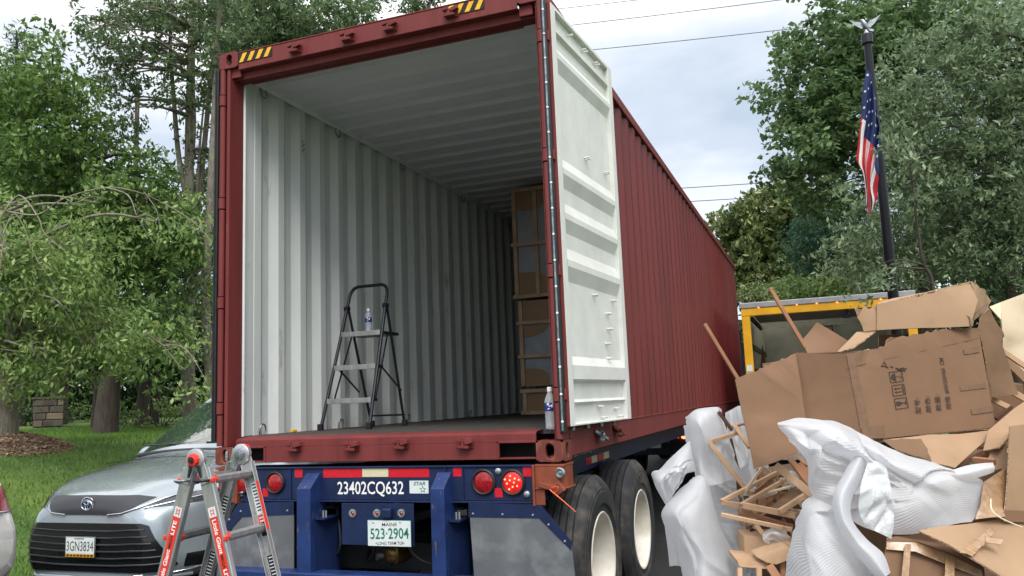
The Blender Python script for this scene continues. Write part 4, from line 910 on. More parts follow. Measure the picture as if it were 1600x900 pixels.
def decal(name, poly, m, parent, off=.006, res=.035, thick=.008, off2=None):
    # polygon in (x,z) laid on the nose: clipped grid
    xs_ = [p[0] for p in poly]; zs_ = [p[1] for p in poly]
    bm = bmesh.new(); vs = [bm.verts.new((p[0], 0, p[1])) for p in poly]; bm.faces.new(vs)
    x = min(xs_)+res
    while x < max(xs_): bmesh.ops.bisect_plane(bm, geom=bm.verts[:]+bm.edges[:]+bm.faces[:], plane_co=(x, 0, 0), plane_no=(1, 0, 0)); x += res
    z = min(zs_)+res
    while z < max(zs_): bmesh.ops.bisect_plane(bm, geom=bm.verts[:]+bm.edges[:]+bm.faces[:], plane_co=(0, 0, z), plane_no=(0, 0, 1)); z += res
    bm.verts.index_update(); b = MB(); b.v = [von(v.co.x, v.co.z, off) for v in bm.verts]; b.f = [[v.index for v in f.verts] for f in bm.faces]; b.mi = [0]*len(b.f); bm.free()
    return b.build(name, m, parent, smooth=50)
gr = decal('lower_grille', [(-.70, .285), (.70, .285), (.76, .33), (.60, .64), (.54, .66), (-.54, .66), (-.60, .64), (-.76, .33)], 'carblk', van, .010, .02)
for k in range(6):
    z = .335+.053*k; xm = .715-(z-.33)*.50; 
    pts = [von(-xm+2*xm*i/22, z+.012*sst((abs(-xm+2*xm*i/22)-.25)/.3), .016) for i in range(23)]
    part(lambda b: b.tube(pts, .008, 6), 'grille_slat', 'carmat', gr, smooth=60)
ug = decal('upper_grille', [(-.54, .845), (-.38, .745), (-.2, .725), (.2, .725), (.38, .745), (.54, .845), (.4, .865), (0, .872), (-.4, .865)], 'carmat', van, .008, .02)
for s in (1, -1):
    part(lambda b: b.tube([von(s*x, z, .012) for x, z in ((.22, .724), (.36, .737), (.48, .775), (.60, .832), (.68, .858))], .006, 6), 'chrome_trim', 'chrome', van, smooth=60)
    hl_ = decal('headlight', [(s*.50, .775), (s*.56, .775), (s*.72, .775), (s*.88, .80), (s*.945, .86), (s*.95, .89), (s*.80, .875), (s*.66, .855)][::s], 'lampg', van, .006, .03)
    part(lambda b: b.tube([von(s*x, z, .012) for x, z in ((.52, .77), (.66, .80), (.80, .83), (.93, .875))], .005, 6), 'lamp_trim', 'chrome', hl_, smooth=60)
    fg = decal('fog_recess', [(s*.78, .30), (s*.90, .30), (s*.945, .36), (s*.93, .41), (s*.80, .40)][::s], 'carblk', van, .008, .03)
    part(lambda b: b.tube([von(s*x, z, .012) for x, z in ((.5, .262), (.72, .265), (.86, .28), (.93, .33), (.952, .40))], .007, 6), 'bumper_trim', 'chrome', van, smooth=60)
part(lambda b: b.tube([von(-.8+1.6*i/20, .235, .02) for i in range(21)], .02, 6), 'bumper_lip', 'silver', van, smooth=60)
c = von(0, .80, .012); nd = (VM.to_3x3() @ Vector((0, -1, 0)))
em = part(lambda b: b.lathe([(0, .066), (.008, .066), (.010, .058)], c, nd, 32), 'emblem', 'chrome', van, smooth=40)
part(lambda b: b.lathe([(0.004, .058), (.006, .001)], c, nd, 32), 'emblem_disc', 'emblem', em)
vx = VM.to_3x3() @ Vector((1, 0, 0)); UZ = Vector((0, 0, 1))
def ell(cx, cz, rx, rz, th=.004): part(lambda b: b.tube([c+nd*.011+vx*(cx+rx*math.cos(a))+UZ*(cz+rz*math.sin(a)) for a in [2*math.pi*k/24 for k in range(25)]], th, 6), 'emblem_ring', 'chrome', em, smooth=80)
ell(0, 0, .053, .040, .005); ell(0, .018, .028, .016); ell(0, 0, .014, .036)
c = von(-.02, .475, .03); pq = c-vx*.155-UZ*.08
lpv = bx_ob('licence_plate', pq, vx*.31, UZ*.165, nd*.010, 'chrome', van, bevel=.003)
bx_ob('plate_face', pq+nd*.0101+vx*.010+UZ*.032, vx*.29, UZ*.125, nd*.001, 'plate', lpv)
txt_fit('3GN3834', pq+nd*.0118+vx*.018+UZ*.052, pq+nd*.0118+vx*.292+UZ*.052, .075, 'ink', lpv, updir=UZ, bold=0)
bx_ob('plate_strip', pq+nd*.0101+vx*.01+UZ*.006, vx*.29, UZ*.024, nd*.001, 'yellow', lpv)
part(lambda b: [b.obox(pq+nd*.0112+vx*(.02+.035*i)+UZ*.009, vx*.026, UZ*.016, nd*.0003) for i in range(8)], 'strip_lettering', 'ink', lpv)
part(lambda b: [b.obox(pq+nd*.0112+vx*(.10+.02*i)+UZ*.142, vx*.014, UZ*.010, nd*.0003) for i in range(5)], 'strip_lettering', 'ink', lpv)
# wipers, cowl, pillars seams, mirrors, wheels
part(lambda b: b.tube([VM @ Vector((x, 1.325+.04*(x/.9)**2, 1.15-.06*(x/.9)**2)) for x in [-.80+.08*i for i in range(21)]], .018, 6), 'cowl', 'carmat', van, smooth=60)
for x0, x1 in ((-.72, -.05), (.02, .72)): part(lambda b: b.tube([VM @ Vector((x0+(x1-x0)*t, 1.40+.02*t, 1.205-.03*abs(x0+(x1-x0)*t)+.012)) for t in [i/6 for i in range(7)]], .008, 6), 'wiper', 'carblk', van)
part(lambda b: b.tube([VM @ Vector((x, 1.11-.16*(x/.9)**2+.0, 1.105-.065*(x/.9)**2)) for x in [-.8+.08*i for i in range(21)]], .003, 4), 'bonnet_seam', 'carblk', van)
for s in (1, -1):
    part(lambda b: b.lathe([(-.09, .001), (-.08, .05), (-.03, .085), (.04, .095), (.07, .08), (.075, .001)], VM @ Vector((s*1.12, 1.85, 1.08)), VM.to_3x3() @ Vector((0, 1, .0)), 16), 'wing_mirror', 'silver', van, smooth=60)
    part(lambda b: b.bar(VM @ Vector((s*.93, 1.85, 1.02)), VM @ Vector((s*1.08, 1.85, 1.05)), .05, .04), 'mirror_stalk', 'carmat', van)
def cwheel(root, VM, x, y, s, R=.35):
    c = VM @ Vector((x, y, R)); ax = VM.to_3x3() @ Vector((s, 0, 0))
    t = part(lambda b: b.lathe([(0, .20), (.0, .25), (.004, .30), (-.01, R-.015), (-.04, R), (-.17, R), (-.2, R-.02), (-.21, .25)], c, ax, 40), 'tyre', 'tyre', root, smooth=40)
    part(lambda b: (b.lathe([(.001, .2), (-.02, .19), (-.03, .19)], c, ax, 32), b.lathe([(-.02, .05), (-.005, .04), (-.004, .001)], c, ax, 16), [b.bar(c+Vector((0, 0, 0))-ax*.02, c-ax*.02+(Vector((0, 0, 1))*math.cos(a)+(VM.to_3x3() @ Vector((0, 1, 0)))*math.sin(a))*.19, .03, .05, ax) for a in [2*math.pi*k/5 for k in range(5)]]), 'rim', 'strip', root, smooth=40)
    part(lambda b: b.lathe([(-.15, .001), (-.15, R+.05), (.012, R+.055), (.012, R+.03), (-.14, R+.03)], c, ax, 32), 'wheel_arch', 'carmat', root, smooth=40)
for x, s in ((.975, 1), (-.975, -1)):
    for y in (.99, 4.05): cwheel(van, VM, x, y, s)

# ------------------------------------------------------------------ white car at the left edge: rear corner
wc = empty('parked_car', (-1.82, -.74, 0), math.radians(97), label='white car cut off by the left edge, its red tail light showing', cat='car')
WM = ROOTS[wc.name]
WS = [
 (0.0, [(0, .40), (.50, .40), (.74, .45), (.80, .58), (.78, .72), (.70, .80), (.60, .90), (.45, .96), (.2, 1.0), (0, 1.0)]),
 (.07, [(0, .30), (.60, .30), (.86, .38), (.90, .60), (.86, .76), (.80, .90), (.72, 1.05), (.55, 1.12), (.25, 1.15), (0, 1.15)]),
 (.25, [(0, .24), (.70, .24), (.91, .34), (.945, .62), (.92, .82), (.87, .96), (.76, 1.15), (.60, 1.26), (.28, 1.30), (0, 1.30)]),
 (.60, [(0, .20), (.75, .20), (.94, .30), (.96, .62), (.945, .86), (.90, 1.00), (.72, 1.40), (.56, 1.50), (.28, 1.54), (0, 1.55)]),
 (1.4, [(0, .20), (.75, .20), (.94, .30), (.965, .62), (.95, .88), (.91, 1.01), (.70, 1.52), (.54, 1.60), (.28, 1.63), (0, 1.64)]),
 (2.8, [(0, .20), (.75, .20), (.94, .30), (.965, .62), (.95, .88), (.91, 1.00), (.70, 1.50), (.54, 1.58), (.28, 1.61), (0, 1.62)]),
 (3.5, [(0, .20), (.75, .20), (.94, .30), (.96, .62), (.94, .86), (.90, .97), (.80, 1.10), (.56, 1.16), (.28, 1.19), (0, 1.20)]),
 (4.3, [(0, .20), (.70, .20), (.90, .28), (.92, .55), (.88, .74), (.82, .82), (.70, .88), (.50, .92), (.25, .94), (0, .95)]),
 (4.6, [(0, .26), (.50, .26), (.70, .34), (.72, .50), (.66, .62), (.58, .68), (.48, .72), (.36, .74), (.18, .75), (0, .75)])]
tree_, _ = vehicle(wc, WM, WS, 5, 5, 'carwhite', lambda y, t: (.75 < y < 3.4 and 5.25 < t < 5.85) or (.1 < y < .55 and t > 6.6))
for o_ in list(bpy.data.objects):
    if o_.parent == wc: 
        me = o_.data; bm = bmesh.new(); bm.from_mesh(me); lo = [v for v in bm.verts if not v.link_faces]; bmesh.ops.delete(bm, geom=lo, context='VERTS'); bm.to_mesh(me); bm.free()
VMs = VM; VM = WM
for s in (1, -1):
    t_ = decal('tail_light', [(s*.50, .86), (s*.80, .83), (s*.90, .88), (s*.86, .98), (s*.74, 1.03), (s*.52, .98)][::s], 'redlens', wc, .008, .04)
    part(lambda b: b.tube([von(s*x, z, .012) for x, z in ((.50, .845), (.68, .835), (.82, .825), (.9, .83))], .008, 6), 'lamp_trim', 'chrome', wc, smooth=60)
for x, s in ((.945, 1), (-.945, -1)):
    for y in (.95, 3.7): cwheel(wc, WM, x, y, s, .34)
VM = VMs

# ------------------------------------------------------------------ tractor unit seen under the container
tx = empty('truck_tractor', (1.22, 9.5, 0), label='dark tractor unit hitched ahead, its red lamps glowing under the container', cat='truck')
for x0 in (.80, 1.55): bx('frame_rail', (x0, 8.95, .62), (x0+.08, 15.2, .88), 'dark', tx)
q1, q2 = PY(1013, 684, 8.9), PY(1033, 700, 8.9)
bx('rear_crossbar', (.3, 8.92, .52), (2.2, 9.0, .98), 'dark', tx)
bx('licence_plate', (q1.x, 8.895, q2.z), (q2.x, 8.905, q1.z), 'plate', tx)
for px, py, r in ((1068, 682, .03), (1059, 682, .018)):
    c = PY(px, py, 8.9); part(lambda b: b.lathe([(0, r*1.3), (-.02, r), (-.025, .001)], c, (0, 1, 0), 12), 'tail_lamp', 'led', tx)
for s, xo in ((1, 2.42), (-1, .02)):
    for y in (9.6, 10.9):
        for dx in (0, -.33): part(lambda b: b.lathe([(0, .29), (.0, .46), (-.03, .50), (-.24, .50), (-.27, .46), (-.27, .29), (-.15, .25), (-.15, .001)], (xo+s*dx, y, .505), (s, 0, 0), 32), 'tyre', 'tyre', tx, smooth=40)
    bx('mud_flap', (min(xo, xo-s*.6), 9.02, .25), (max(xo, xo-s*.6), 9.03, .95), 'black', tx)
part(lambda b: b.prism([(.15, 12.9, .7), (.15, 12.9, 2.85), (.15, 14.2, 2.85), (.15, 14.9, 2.1), (.15, 15.6, 1.75), (.15, 15.9, .6)], (2.14, 0, 0)), 'cab', 'navy', tx, bevel=.05)
part(lambda b: b.prism([(.25, 14.32, 2.76), (2.19, 14.32, 2.76), (2.19, 14.86, 2.19), (.25, 14.86, 2.19)], (0, .02, .02)), 'windscreen', 'glass', tx)
for s, xo in ((1, 2.3), (-1, .14)): part(lambda b: b.lathe([(0, .29), (.0, .46), (-.03, .50), (-.24, .50), (-.27, .46), (-.27, .1)], (xo, 15.0, .505), (s, 0, 0), 32), 'tyre', 'tyre', tx, smooth=40)

# ------------------------------------------------------------------ yellow box truck
YT = 8.2
A0 = PY(1160, 478, YT); A1 = PY(1163, 590, YT); XL = PY(1160.5, 520, YT).x; ZT = PY(1160, 481, YT).z
XR = XL+2.38; ZD = .82
bt = empty('box_truck', ((XL+XR)/2, YT+2, 0), label='yellow box truck with its rear door rolled up behind the cardboard heap', cat='truck')
YE = YT+4.9
part(lambda b: (b.box((XL, YT, ZD), (XL+.12, YT+.09, ZT-.02)), ), 'rear_post', 'truckyel', bt, bevel=.008)
part(lambda b: (b.box((XR-.12, YT, ZD), (XR, YT+.09, ZT-.02)), ), 'rear_post', 'truckyel', bt, bevel=.008)
bx('rear_header', (XL, YT-.006, ZT-.13), (XR, YT+.09, ZT-.015), 'truckyel', bt, bevel=.006)
bx('top_rail', (XL-.02, YT-.02, ZT-.015), (XR+.02, YT+.12, ZT+.07), 'truckgrey', bt, bevel=.01)
bx('floor', (XL, YT, ZD-.12), (XR, YE, ZD), 'wooddk', bt)
bx('side_panel', (XL, YT+.091, ZD), (XL+.03, YE, ZT+.02), 'truckin', bt); bx('side_panel', (XR-.03, YT+.091, ZD), (XR, YE, ZT+.02), 'truckin', bt)
bx('front_panel', (XL, YE, ZD), (XR, YE+.03, ZT+.02), 'truckin', bt)
bx('roof_sheet', (XL+.03, YT+.12, ZT+.02), (XR-.03, YE, ZT+.03), 'transl', bt)
for k in range(9): bx('roof_bow', (XL+.03, YT+.45+.5*k, ZT-.03), (XR-.03, YT+.49+.5*k, ZT+.019), 'truckgrey', bt)
for z in (ZD+.45, ZD+.95, ZD+1.35):
    bx('wall_slat', (XL+.031, YT+.2, z), (XL+.05, YE-.01, z+.09), 'dark', bt); bx('wall_slat', (XR-.05, YT+.2, z), (XR-.031, YE-.01, z+.09), 'dark', bt)
bx('door_track', (XL+.12, YT+.10, ZT-.2), (XL+.16, YT+2.3, ZT-.14), 'dark', bt); bx('rolled_door', (XL+.15, YT+.45, ZT-.10), (XR-.15, YT+1.9, ZT-.06), 'truckgrey', bt)
for px, py in ((1185, 480.5), (1245, 476), (1276, 474), (1308, 472.5), (1376, 468)):
    c = PY(px, py, YT-.008); part(lambda b: b.lathe([(0, .016), (-.010, .013), (-.013, .001)], c, (0, 1, 0), 12), 'marker_lamp', 'amber', bt)
c = PY(1165.5, 575, YT); bx('post_sticker', (XL+.02, YT-.002, c.z-.05), (XL+.10, YT-.0005, c.z+.04), 'plate', bt)
c = PY(1323, 490, YT+.1); part(lambda b: (b.box((c.x-.025, YT+.1, c.z-.02), (c.x+.025, YT+.16, c.z+.12)), b.box((c.x-.05, YT+.1, c.z-.06), (c.x+.05, YT+.17, c.z-.005))), 'door_latch', 'dark', bt, bevel=.006)
bx('rear_bumper', (XL, YT-.1, .48), (XR, YT+.05, .60), 'truckgrey', bt, bevel=.01)
for x in (XL+.7, XR-.8): bx('frame_rail', (x, YT, .55), (x+.08, YE+1.9, .699), 'dark', bt)
for s, xo in ((1, XR-.02), (-1, XL+.02)):
    for y in (YT+1.3, YE+1.0): part(lambda b: b.lathe([(0, .2), (0, .33), (-.02, .38), (-.2, .38), (-.23, .34), (-.23, .2), (-.08, .18), (-.08, .001)], (xo, y, .385), (s, 0, 0), 28), 'tyre', 'tyre', bt, smooth=40)
part(lambda b: b.prism([(XL+.1, YE+.05, .5), (XL+.1, YE+.05, 2.05), (XL+.1, YE+.9, 2.05), (XL+.1, YE+1.5, 1.3), (XL+.1, YE+2.1, 1.1), (XL+.1, YE+2.2, .5)], (XR-XL-.2, 0, 0)), 'cab', 'truckyel', bt, bevel=.04)
# A-shaped board leaning inside
q = [PY(1173, 590, YT+1.5), PY(1191, 538, YT+1.5), PY(1210, 590, YT+1.5)]; q[0].z = q[2].z = ZD; 
ob = part(lambda b: b.prism([q[0], q[1], q[2]], (0, .03, 0)), 'pointed_board', 'wooddk', None, label='dark pointed board standing inside the yellow box truck', cat='board')

# ------------------------------------------------------------------ flagpole and flag
DP = 10.5
pt, pb_ = PD(1355, 62, DP), PD(1396.5, 470, DP)
fp = empty('flagpole', (pb_.x, pb_.y, 0), label='black flagpole with a silver eagle on top, rising behind the cardboard heap', cat='flagpole')
zt = pt.z; px_, py_ = (pt.x+pb_.x)/2, (pt.y+pb_.y)/2
px_, py_ = pb_.x, pb_.y
xt, yt = pt.x, pt.y
dpx, dpy = (xt-px_)/(zt-pb_.z), (yt-py_)/(zt-pb_.z)
bot = Vector((px_-dpx*pb_.z, py_-dpy*pb_.z, 0)); top = Vector((xt, yt, zt))
part(lambda b: b.tube([bot, lerp(bot, top, .5), top], [.078, .066, .046], 20), 'pole', 'pole', fp, smooth=60)
part(lambda b: b.tube([top-Vector((0, 0, .06)), top+Vector((0, 0, .07))], .072, 20), 'pole_cap', 'pole', fp, smooth=40, bevel=.008)
ec = top+Vector((0, 0, .07))
def eagle(b):
    b.lathe([(0, .03), (.02, .035), (.05, .02), (.07, .012)], ec, (0, 0, 1), 12)
    b.tube([ec+Vector((.03, 0, .06)), ec+Vector((.0, 0, .11)), ec+Vector((-.02, -.01, .16)), ec+Vector((-.035, -.015, .20)), ec+Vector((-.055, -.02, .205))], [.012, .035, .03, .02, .008], 10)
    b.prism([ec+Vector((.03, 0, .08)), ec+Vector((.10, 0, .05)), ec+Vector((.08, 0, .03)), ec+Vector((.03, 0, .05))], (0, .012, 0))
part(eagle, 'eagle_figure', 'strip', fp, smooth=60)
for s in (-1, 1):
    pts = [(0, .12), (s*.05, .18), (s*.12, .205), (s*.19, .245), (s*.16, .20), (s*.13, .16), (s*.10, .13), (s*.05, .09)]
    part(lambda b: b.prism([ec+Vector((x, s*.0, z)) for x, z in pts], (0, .012, 0)), 'eagle_wing', 'strip', fp)
# flag: limp cloth, hoist along the pole; rows from hoist (u=0) to fly (u=1), columns across the stripes
FD = [DP-.08]*13
ctrl = [
 [(1353, 106), (1357, 112), (1361, 120), (1365, 140), (1369, 165), (1372, 190), (1374, 212)],
 [(1350, 130), (1354, 138), (1360, 150), (1366, 168), (1370, 190), (1374, 212), (1374, 235)],
 [(1347, 160), (1352, 166), (1358, 172), (1366, 190), (1371, 210), (1371, 235), (1372, 250)],
 [(1345, 190), (1349, 195), (1357, 200), (1364, 212), (1371, 226), (1369, 252), (1373, 268)],
 [(1341, 222), (1346, 225), (1352, 228), (1361, 234), (1368, 244), (1365, 268), (1372, 282)],
 [(1338, 250), (1344, 255), (1350, 258), (1356, 262), (1366, 268), (1361, 288), (1371, 298)],
 [(1346, 262), (1350, 272), (1353, 280), (1358, 290), (1365, 296), (1363, 308), (1372, 308)],
 [(1352, 290), (1354, 298), (1355, 306), (1358, 314), (1362, 318), (1364, 318), (1369, 314)],
 [(1353, 312), (1354, 320), (1355, 328), (1357, 334), (1360, 338), (1362, 330), (1365, 324)]]
fold = [0, -.05, .03, -.06, .04, -.05, .05]
G = patch([[PD(x, y, DP-.10+fold[j]*(1 if i else .5)) for j, (x, y) in enumerate(r)] for i, r in enumerate(ctrl)], 8, 13, wob=.015, seed=3, freq=3)
nu, nv = len(G), len(G[0]); b = MB(); b.v = [p for r in G for p in r]
for i in range(nu-1):
    for j in range(nv-1):
        b.f.append([i*nv+j, (i+1)*nv+j, (i+1)*nv+j+1, i*nv+j+1]); s_ = int(j/(nv-1)*8.999); 
        b.mi.append(2 if (i/(nu-1) < .46 and s_ < 9 and i/(nu-1) < .44-.10*(s_ < 2)) else (s_ % 2))
flag = empty('flag', (pt.x, pt.y, PD(1357, 338, DP).z), label='limp American flag hanging in folds against the black flagpole', cat='flag')
fc = b.build('flag_cloth', ['fred', 'fwht', 'fblu'], flag, smooth=180, normals=False, solid=.004)
def star(i, j):
    i = min(i, nu-2); j = min(j, nv-2); p = G[i][j]; n = (G[i+1][j]-p).cross(G[i][j+1]-p)
    if n.length < 1e-9: return
    n.normalize(); 
    if n.dot(FW) > 0: n = -n
    u = (G[i+1][j]-p).normalized(); w = n.cross(u)
    part(lambda b: b.prism([p+n*.004+u*(r*math.cos(a))+w*(r*math.sin(a)) for r, a in [((.022 if k % 2 == 0 else .009), k*math.pi/5) for k in range(10)]], n*.0015), 'star', 'fwht', fc)
for a in range(7):
    for c_ in range(4):
        star(int((.06+.052*a)*(nu-1)), int((.14+.20*c_+(.10 if a % 2 else 0))*(nv-1)))

# ------------------------------------------------------------------ overhead wires and their poles
YW = 30
wl = [((885, 12.5), (1195, 0)), ((905, 38), (1310, 17)), ((935, 77), (1215, 67)), ((1065, 294), (1240, 291)), ((1085, 314.5), (1215, 312)), ((1110, 348), (1270, 350)), ((1125, 384), (1272, 383))]
wn = ['topmost overhead wire crossing the sky at the upper edge', 'second overhead wire from the top, running over the grey sky', 'third overhead wire from the top, ending in the maple crown', 'upper wire of the lower pair of thin wires by the maple', 'lower wire of the lower pair of thin wires by the maple', 'faint thin wire in front of the olive green magnolia crown', 'thick lowest wire passing across the olive magnolia tree']
xa, xb = -32, 40
for (a, c), nme in zip(wl, wn):
    A, C2 = PY(*a, YW), PY(*c, YW); f = lambda x: A.z+(C2.z-A.z)*(x-A.x)/(C2.x-A.x)
    pts = []
    for k in range(25):
        x = xa+(xb-xa)*k/24; base = f(A.x)+(f(C2.x)-f(A.x))*(x-A.x)/(C2.x-A.x)*.6; pts.append(Vector((x, YW, base+.0009*(x-A.x)**2)))
    ends = [p.z for p in (pts[0], pts[-1])]
    o = part(lambda b: b.tube(pts, .017 if 'thick' not in nme else .022, 5), 'power_line', 'wire', None, label=nme, cat='power line', group='overhead wires behind the container')
for x, side_ in ((xa, 'left'), (xb, 'right')):
    up = empty('utility_pole', (x, YW+.25, 0), label='wooden utility pole carrying the wires far to the %s' % side_, cat='utility pole')
    part(lambda b: b.tube([(x, YW+.25, -.3), (x, YW+.25, 21)], [.18, .12], 10), 'pole', 'barkd', up, smooth=60)
    for z in (19.5, 11.5): bx('crossarm', (x-.06, YW-.9, z), (x+.06, YW+1.1, z+.12), 'wooddk', up)

# ------------------------------------------------------------------ trees
def leaves(name, clumps, m, size, per, parent, asp=.42, droop=.3, shell=.35, twig=.16, dark=0, stuff=False):
    Ps = []; Ts = []; Us = []
    for c, r in clumps:
        c = np.array(c); r = np.array(r if hasattr(r, '__len__') else (r, r, r*.8)); n = max(8, int(per*(r.mean()/.5)**2)); nt_ = max(3, n//9)
        d = RNG.normal(size=(nt_, 3)); d /= np.linalg.norm(d, axis=1)[:, None]; rad = shell+(1-shell)*RNG.random(nt_)**.5
        tw = c+d*r*rad[:, None]; k = RNG.integers(0, nt_, n)
        P = tw[k]+RNG.normal(0, twig*.5, (n, 3))*np.array([1, 1, .6]); Ps.append(P)
        T = d[k]*.6+RNG.normal(0, .6, (n, 3)); T[:, 2] -= droop; T /= np.linalg.norm(T, axis=1)[:, None]
        Q = RNG.normal(0, 1, (n, 3)); U = np.cross(T, Q); U[:, :2] += 0; U /= np.linalg.norm(U, axis=1)[:, None]
        # leaves tend to lie flat: make their normals point up
        Nn = np.cross(T, U); fl = np.abs(Nn[:, 2]) < .35; U2 = np.cross(T, np.array([0, 0, 1.0])); U2 /= np.linalg.norm(U2, axis=1)[:, None]+1e-6; U[fl] = U2[fl]
        s = size*(.6+.7*RNG.random(n))[:, None]; Ts.append(T*s*.5); Us.append(U*s*.5*asp)
    P = np.concatenate(Ps); T = np.concatenate(Ts); U = np.concatenate(Us); n = len(P)
    base = RNG.random(n)**1.6; return stuff_tris(name, P, T, U, m, lc=base, parent=parent, kind='stuff' if stuff else None)
def reg(spec, depth, dz, rm, n, jit=1.0):
    # spec: list of (px,py,rx,ry,weight) ellipses; clumps at true positions filling a crown that is dz deep
    w = np.array([s[4] if len(s) > 4 else s[2]*s[3] for s in spec], float); w /= w.sum(); out = []
    for i in RNG.choice(len(spec), n, p=w):
        s = spec[i]; a = RNG.random()*6.283; q = math.sqrt(RNG.random()); r = rm*(.65+.7*RNG.random())
        out.append((PD(s[0]+s[2]*q*math.cos(a), s[1]+s[3]*q*math.sin(a), depth+dz*(RNG.random()-.5)*math.sqrt(max(.1, 1-q*q))), r))
    return out
def tree(name, label, trunkpts, radii, clumps, lm, lsize, per, bark='bark', limbs=24, cat='tree', group=None, lr=.05, limb_from=.35, extra=None, **k):
    base = Vector(trunkpts[0]); root = empty(name, base, label=label, cat=cat, group=group)
    tp = cr([Vector(p) for p in trunkpts], 6); rr = np.interp(np.linspace(0, 1, len(tp)), np.linspace(0, 1, len(radii)), radii)
    tb_ = part(lambda b: b.tube(tp, list(rr), 14), 'trunk', bark, root, smooth=80)
    for p, r in (extra or []): part(lambda b: b.tube(cr([Vector(q) for q in p], 5), list(np.linspace(r, r*.45, (len(p)-1)*5+1)), 10), 'stem', bark, root, smooth=80)
    b = MB(); cl = [clumps[i] for i in RNG.permutation(len(clumps))[:limbs]]
    for c, r in cl:
        c = Vector(c); hz = [i for i in range(int(len(tp)*limb_from), len(tp)) if tp[i].z < c.z+.3] or [int(len(tp)*limb_from)]
        i = min(hz, key=lambda i: (tp[i]-c).length+.4*abs(c.z-tp[i].z)); s_ = tp[i]; mid = lerp(s_, c, .5)+Vector((random.uniform(-.2, .2), random.uniform(-.2, .2), (c-s_).length*.10))
        pts = cr([s_, mid, c], 5); L0 = min(lr, rr[i]*.7); b.tube(pts, [L0*(1-.8*t/(len(pts)-1)) for t in range(len(pts))], 6, cap=False)
        for _ in range(3):
            e = c+Vector((random.uniform(-1, 1), random.uniform(-1, 1), random.uniform(-.5, .8)))*(r if not hasattr(r, '__len__') else r[0])*.9; b.tube([pts[-3], lerp(pts[-3], e, .5)+Vector((0, 0, .05)), e], [L0*.25, L0*.16, L0*.06], 4, cap=False)
    if b.v: b.build('limbs', bark, root, smooth=80, kind='stuff')
    leaves('crown', clumps, lm, lsize, per, root, **k); return root
def G0(px, py, d): q = PD(px, py, d); q.z = hgt(q.x, q.y)-.05; return q

# 1 left edge, arching tree with drooping bright foliage
D1 = 11.5
t1 = [Vector((-7.6, 4.3, hgt(-7.6, 4.3)-.05))]; q = PD(12, 600, (t1[0]-CAM).dot(FW)); D1 = (t1[0]-CAM).dot(FW)
t1 = [t1[0], PD(8, 655, D1), PD(12, 600, D1), PD(25, 520, D1), PD(5, 400, D1), PD(-10, 330, D1)]
c1 = reg([(60, 500, 110, 110), (20, 400, 60, 90), (110, 440, 60, 80), (185, 505, 55, 60), (20, 590, 45, 50), (95, 555, 60, 50), (265, 350, 65, 35, 900), (285, 540, 45, 40, 900), (310, 600, 22, 18, 300), (170, 360, 60, 50, 1500)], D1-.4, 2.6, .34, 185)
tree('arching_tree', 'bright green arching tree with a thick grey trunk at the left edge', t1, [.22, .17, .15, .12, .08, .04], c1, 'lf_bright', .098, 190, limbs=46, lr=.035, droop=.55, twig=.2)
aw = empty('bare_branches', PD(10, 480, D1-.2), label='pale bare arching branches in front of the bright green tree', cat='branches')
for P_ in ([(10, 330), (60, 335), (100, 310), (165, 293), (215, 300), (260, 320), (310, 350)], [(165, 293), (200, 305), (215, 340), (240, 380)], [(5, 365), (20, 335), (35, 350), (55, 400), (75, 430), (100, 470)], [(0, 340), (30, 305), (60, 340), (70, 365), (110, 400), (135, 430)], [(0, 420), (5, 380), (15, 345), (40, 335)], [(260, 320), (300, 345), (325, 370)], [(225, 300), (245, 330), (250, 365)], [(225, 520), (255, 540), (285, 575), (300, 560), (328, 505)], [(255, 540), (290, 545), (325, 600)], [(35, 550), (0, 545)], [(30, 510), (45, 470), (55, 450), (50, 420)], [(60, 460), (90, 470), (110, 500), (135, 545), (150, 520)]):
    pts = cr([PD(x, y, D1-1.2+.15*math.sin(x*.05)) for x, y in P_], 5); part(lambda b: b.tube(pts, list(np.linspace(.010, .003, len(pts))), 6), 'branch', 'barkp', aw, smooth=80)

# 2 dense mid-green tree behind it
D2 = 17
tree('broadleaf_tree', 'dense mid green tree standing behind the arching tree, thick trunk left of the van roof', [G0(165, 655, D2), PD(172, 600, D2), PD(185, 540, D2), PD(150, 430, D2), PD(120, 300, D2), PD(100, 150, D2)], [.26, .21, .2, .15, .10, .04],
     reg([(60, 230, 80, 90), (150, 290, 90, 90), (60, 330, 80, 80), (200, 400, 90, 70), (260, 440, 60, 60), (230, 540, 70, 40), (90, 120, 40, 45, 1300), (65, 70, 22, 45, 500), (20, 160, 40, 60), (210, 330, 60, 70), (290, 380, 40, 60, 1500), (170, 190, 45, 40, 700)], D2, 4.5, .55, 230), 'lf_mid', .15, 150, bark='barkd', limbs=40, lr=.07, droop=.3)
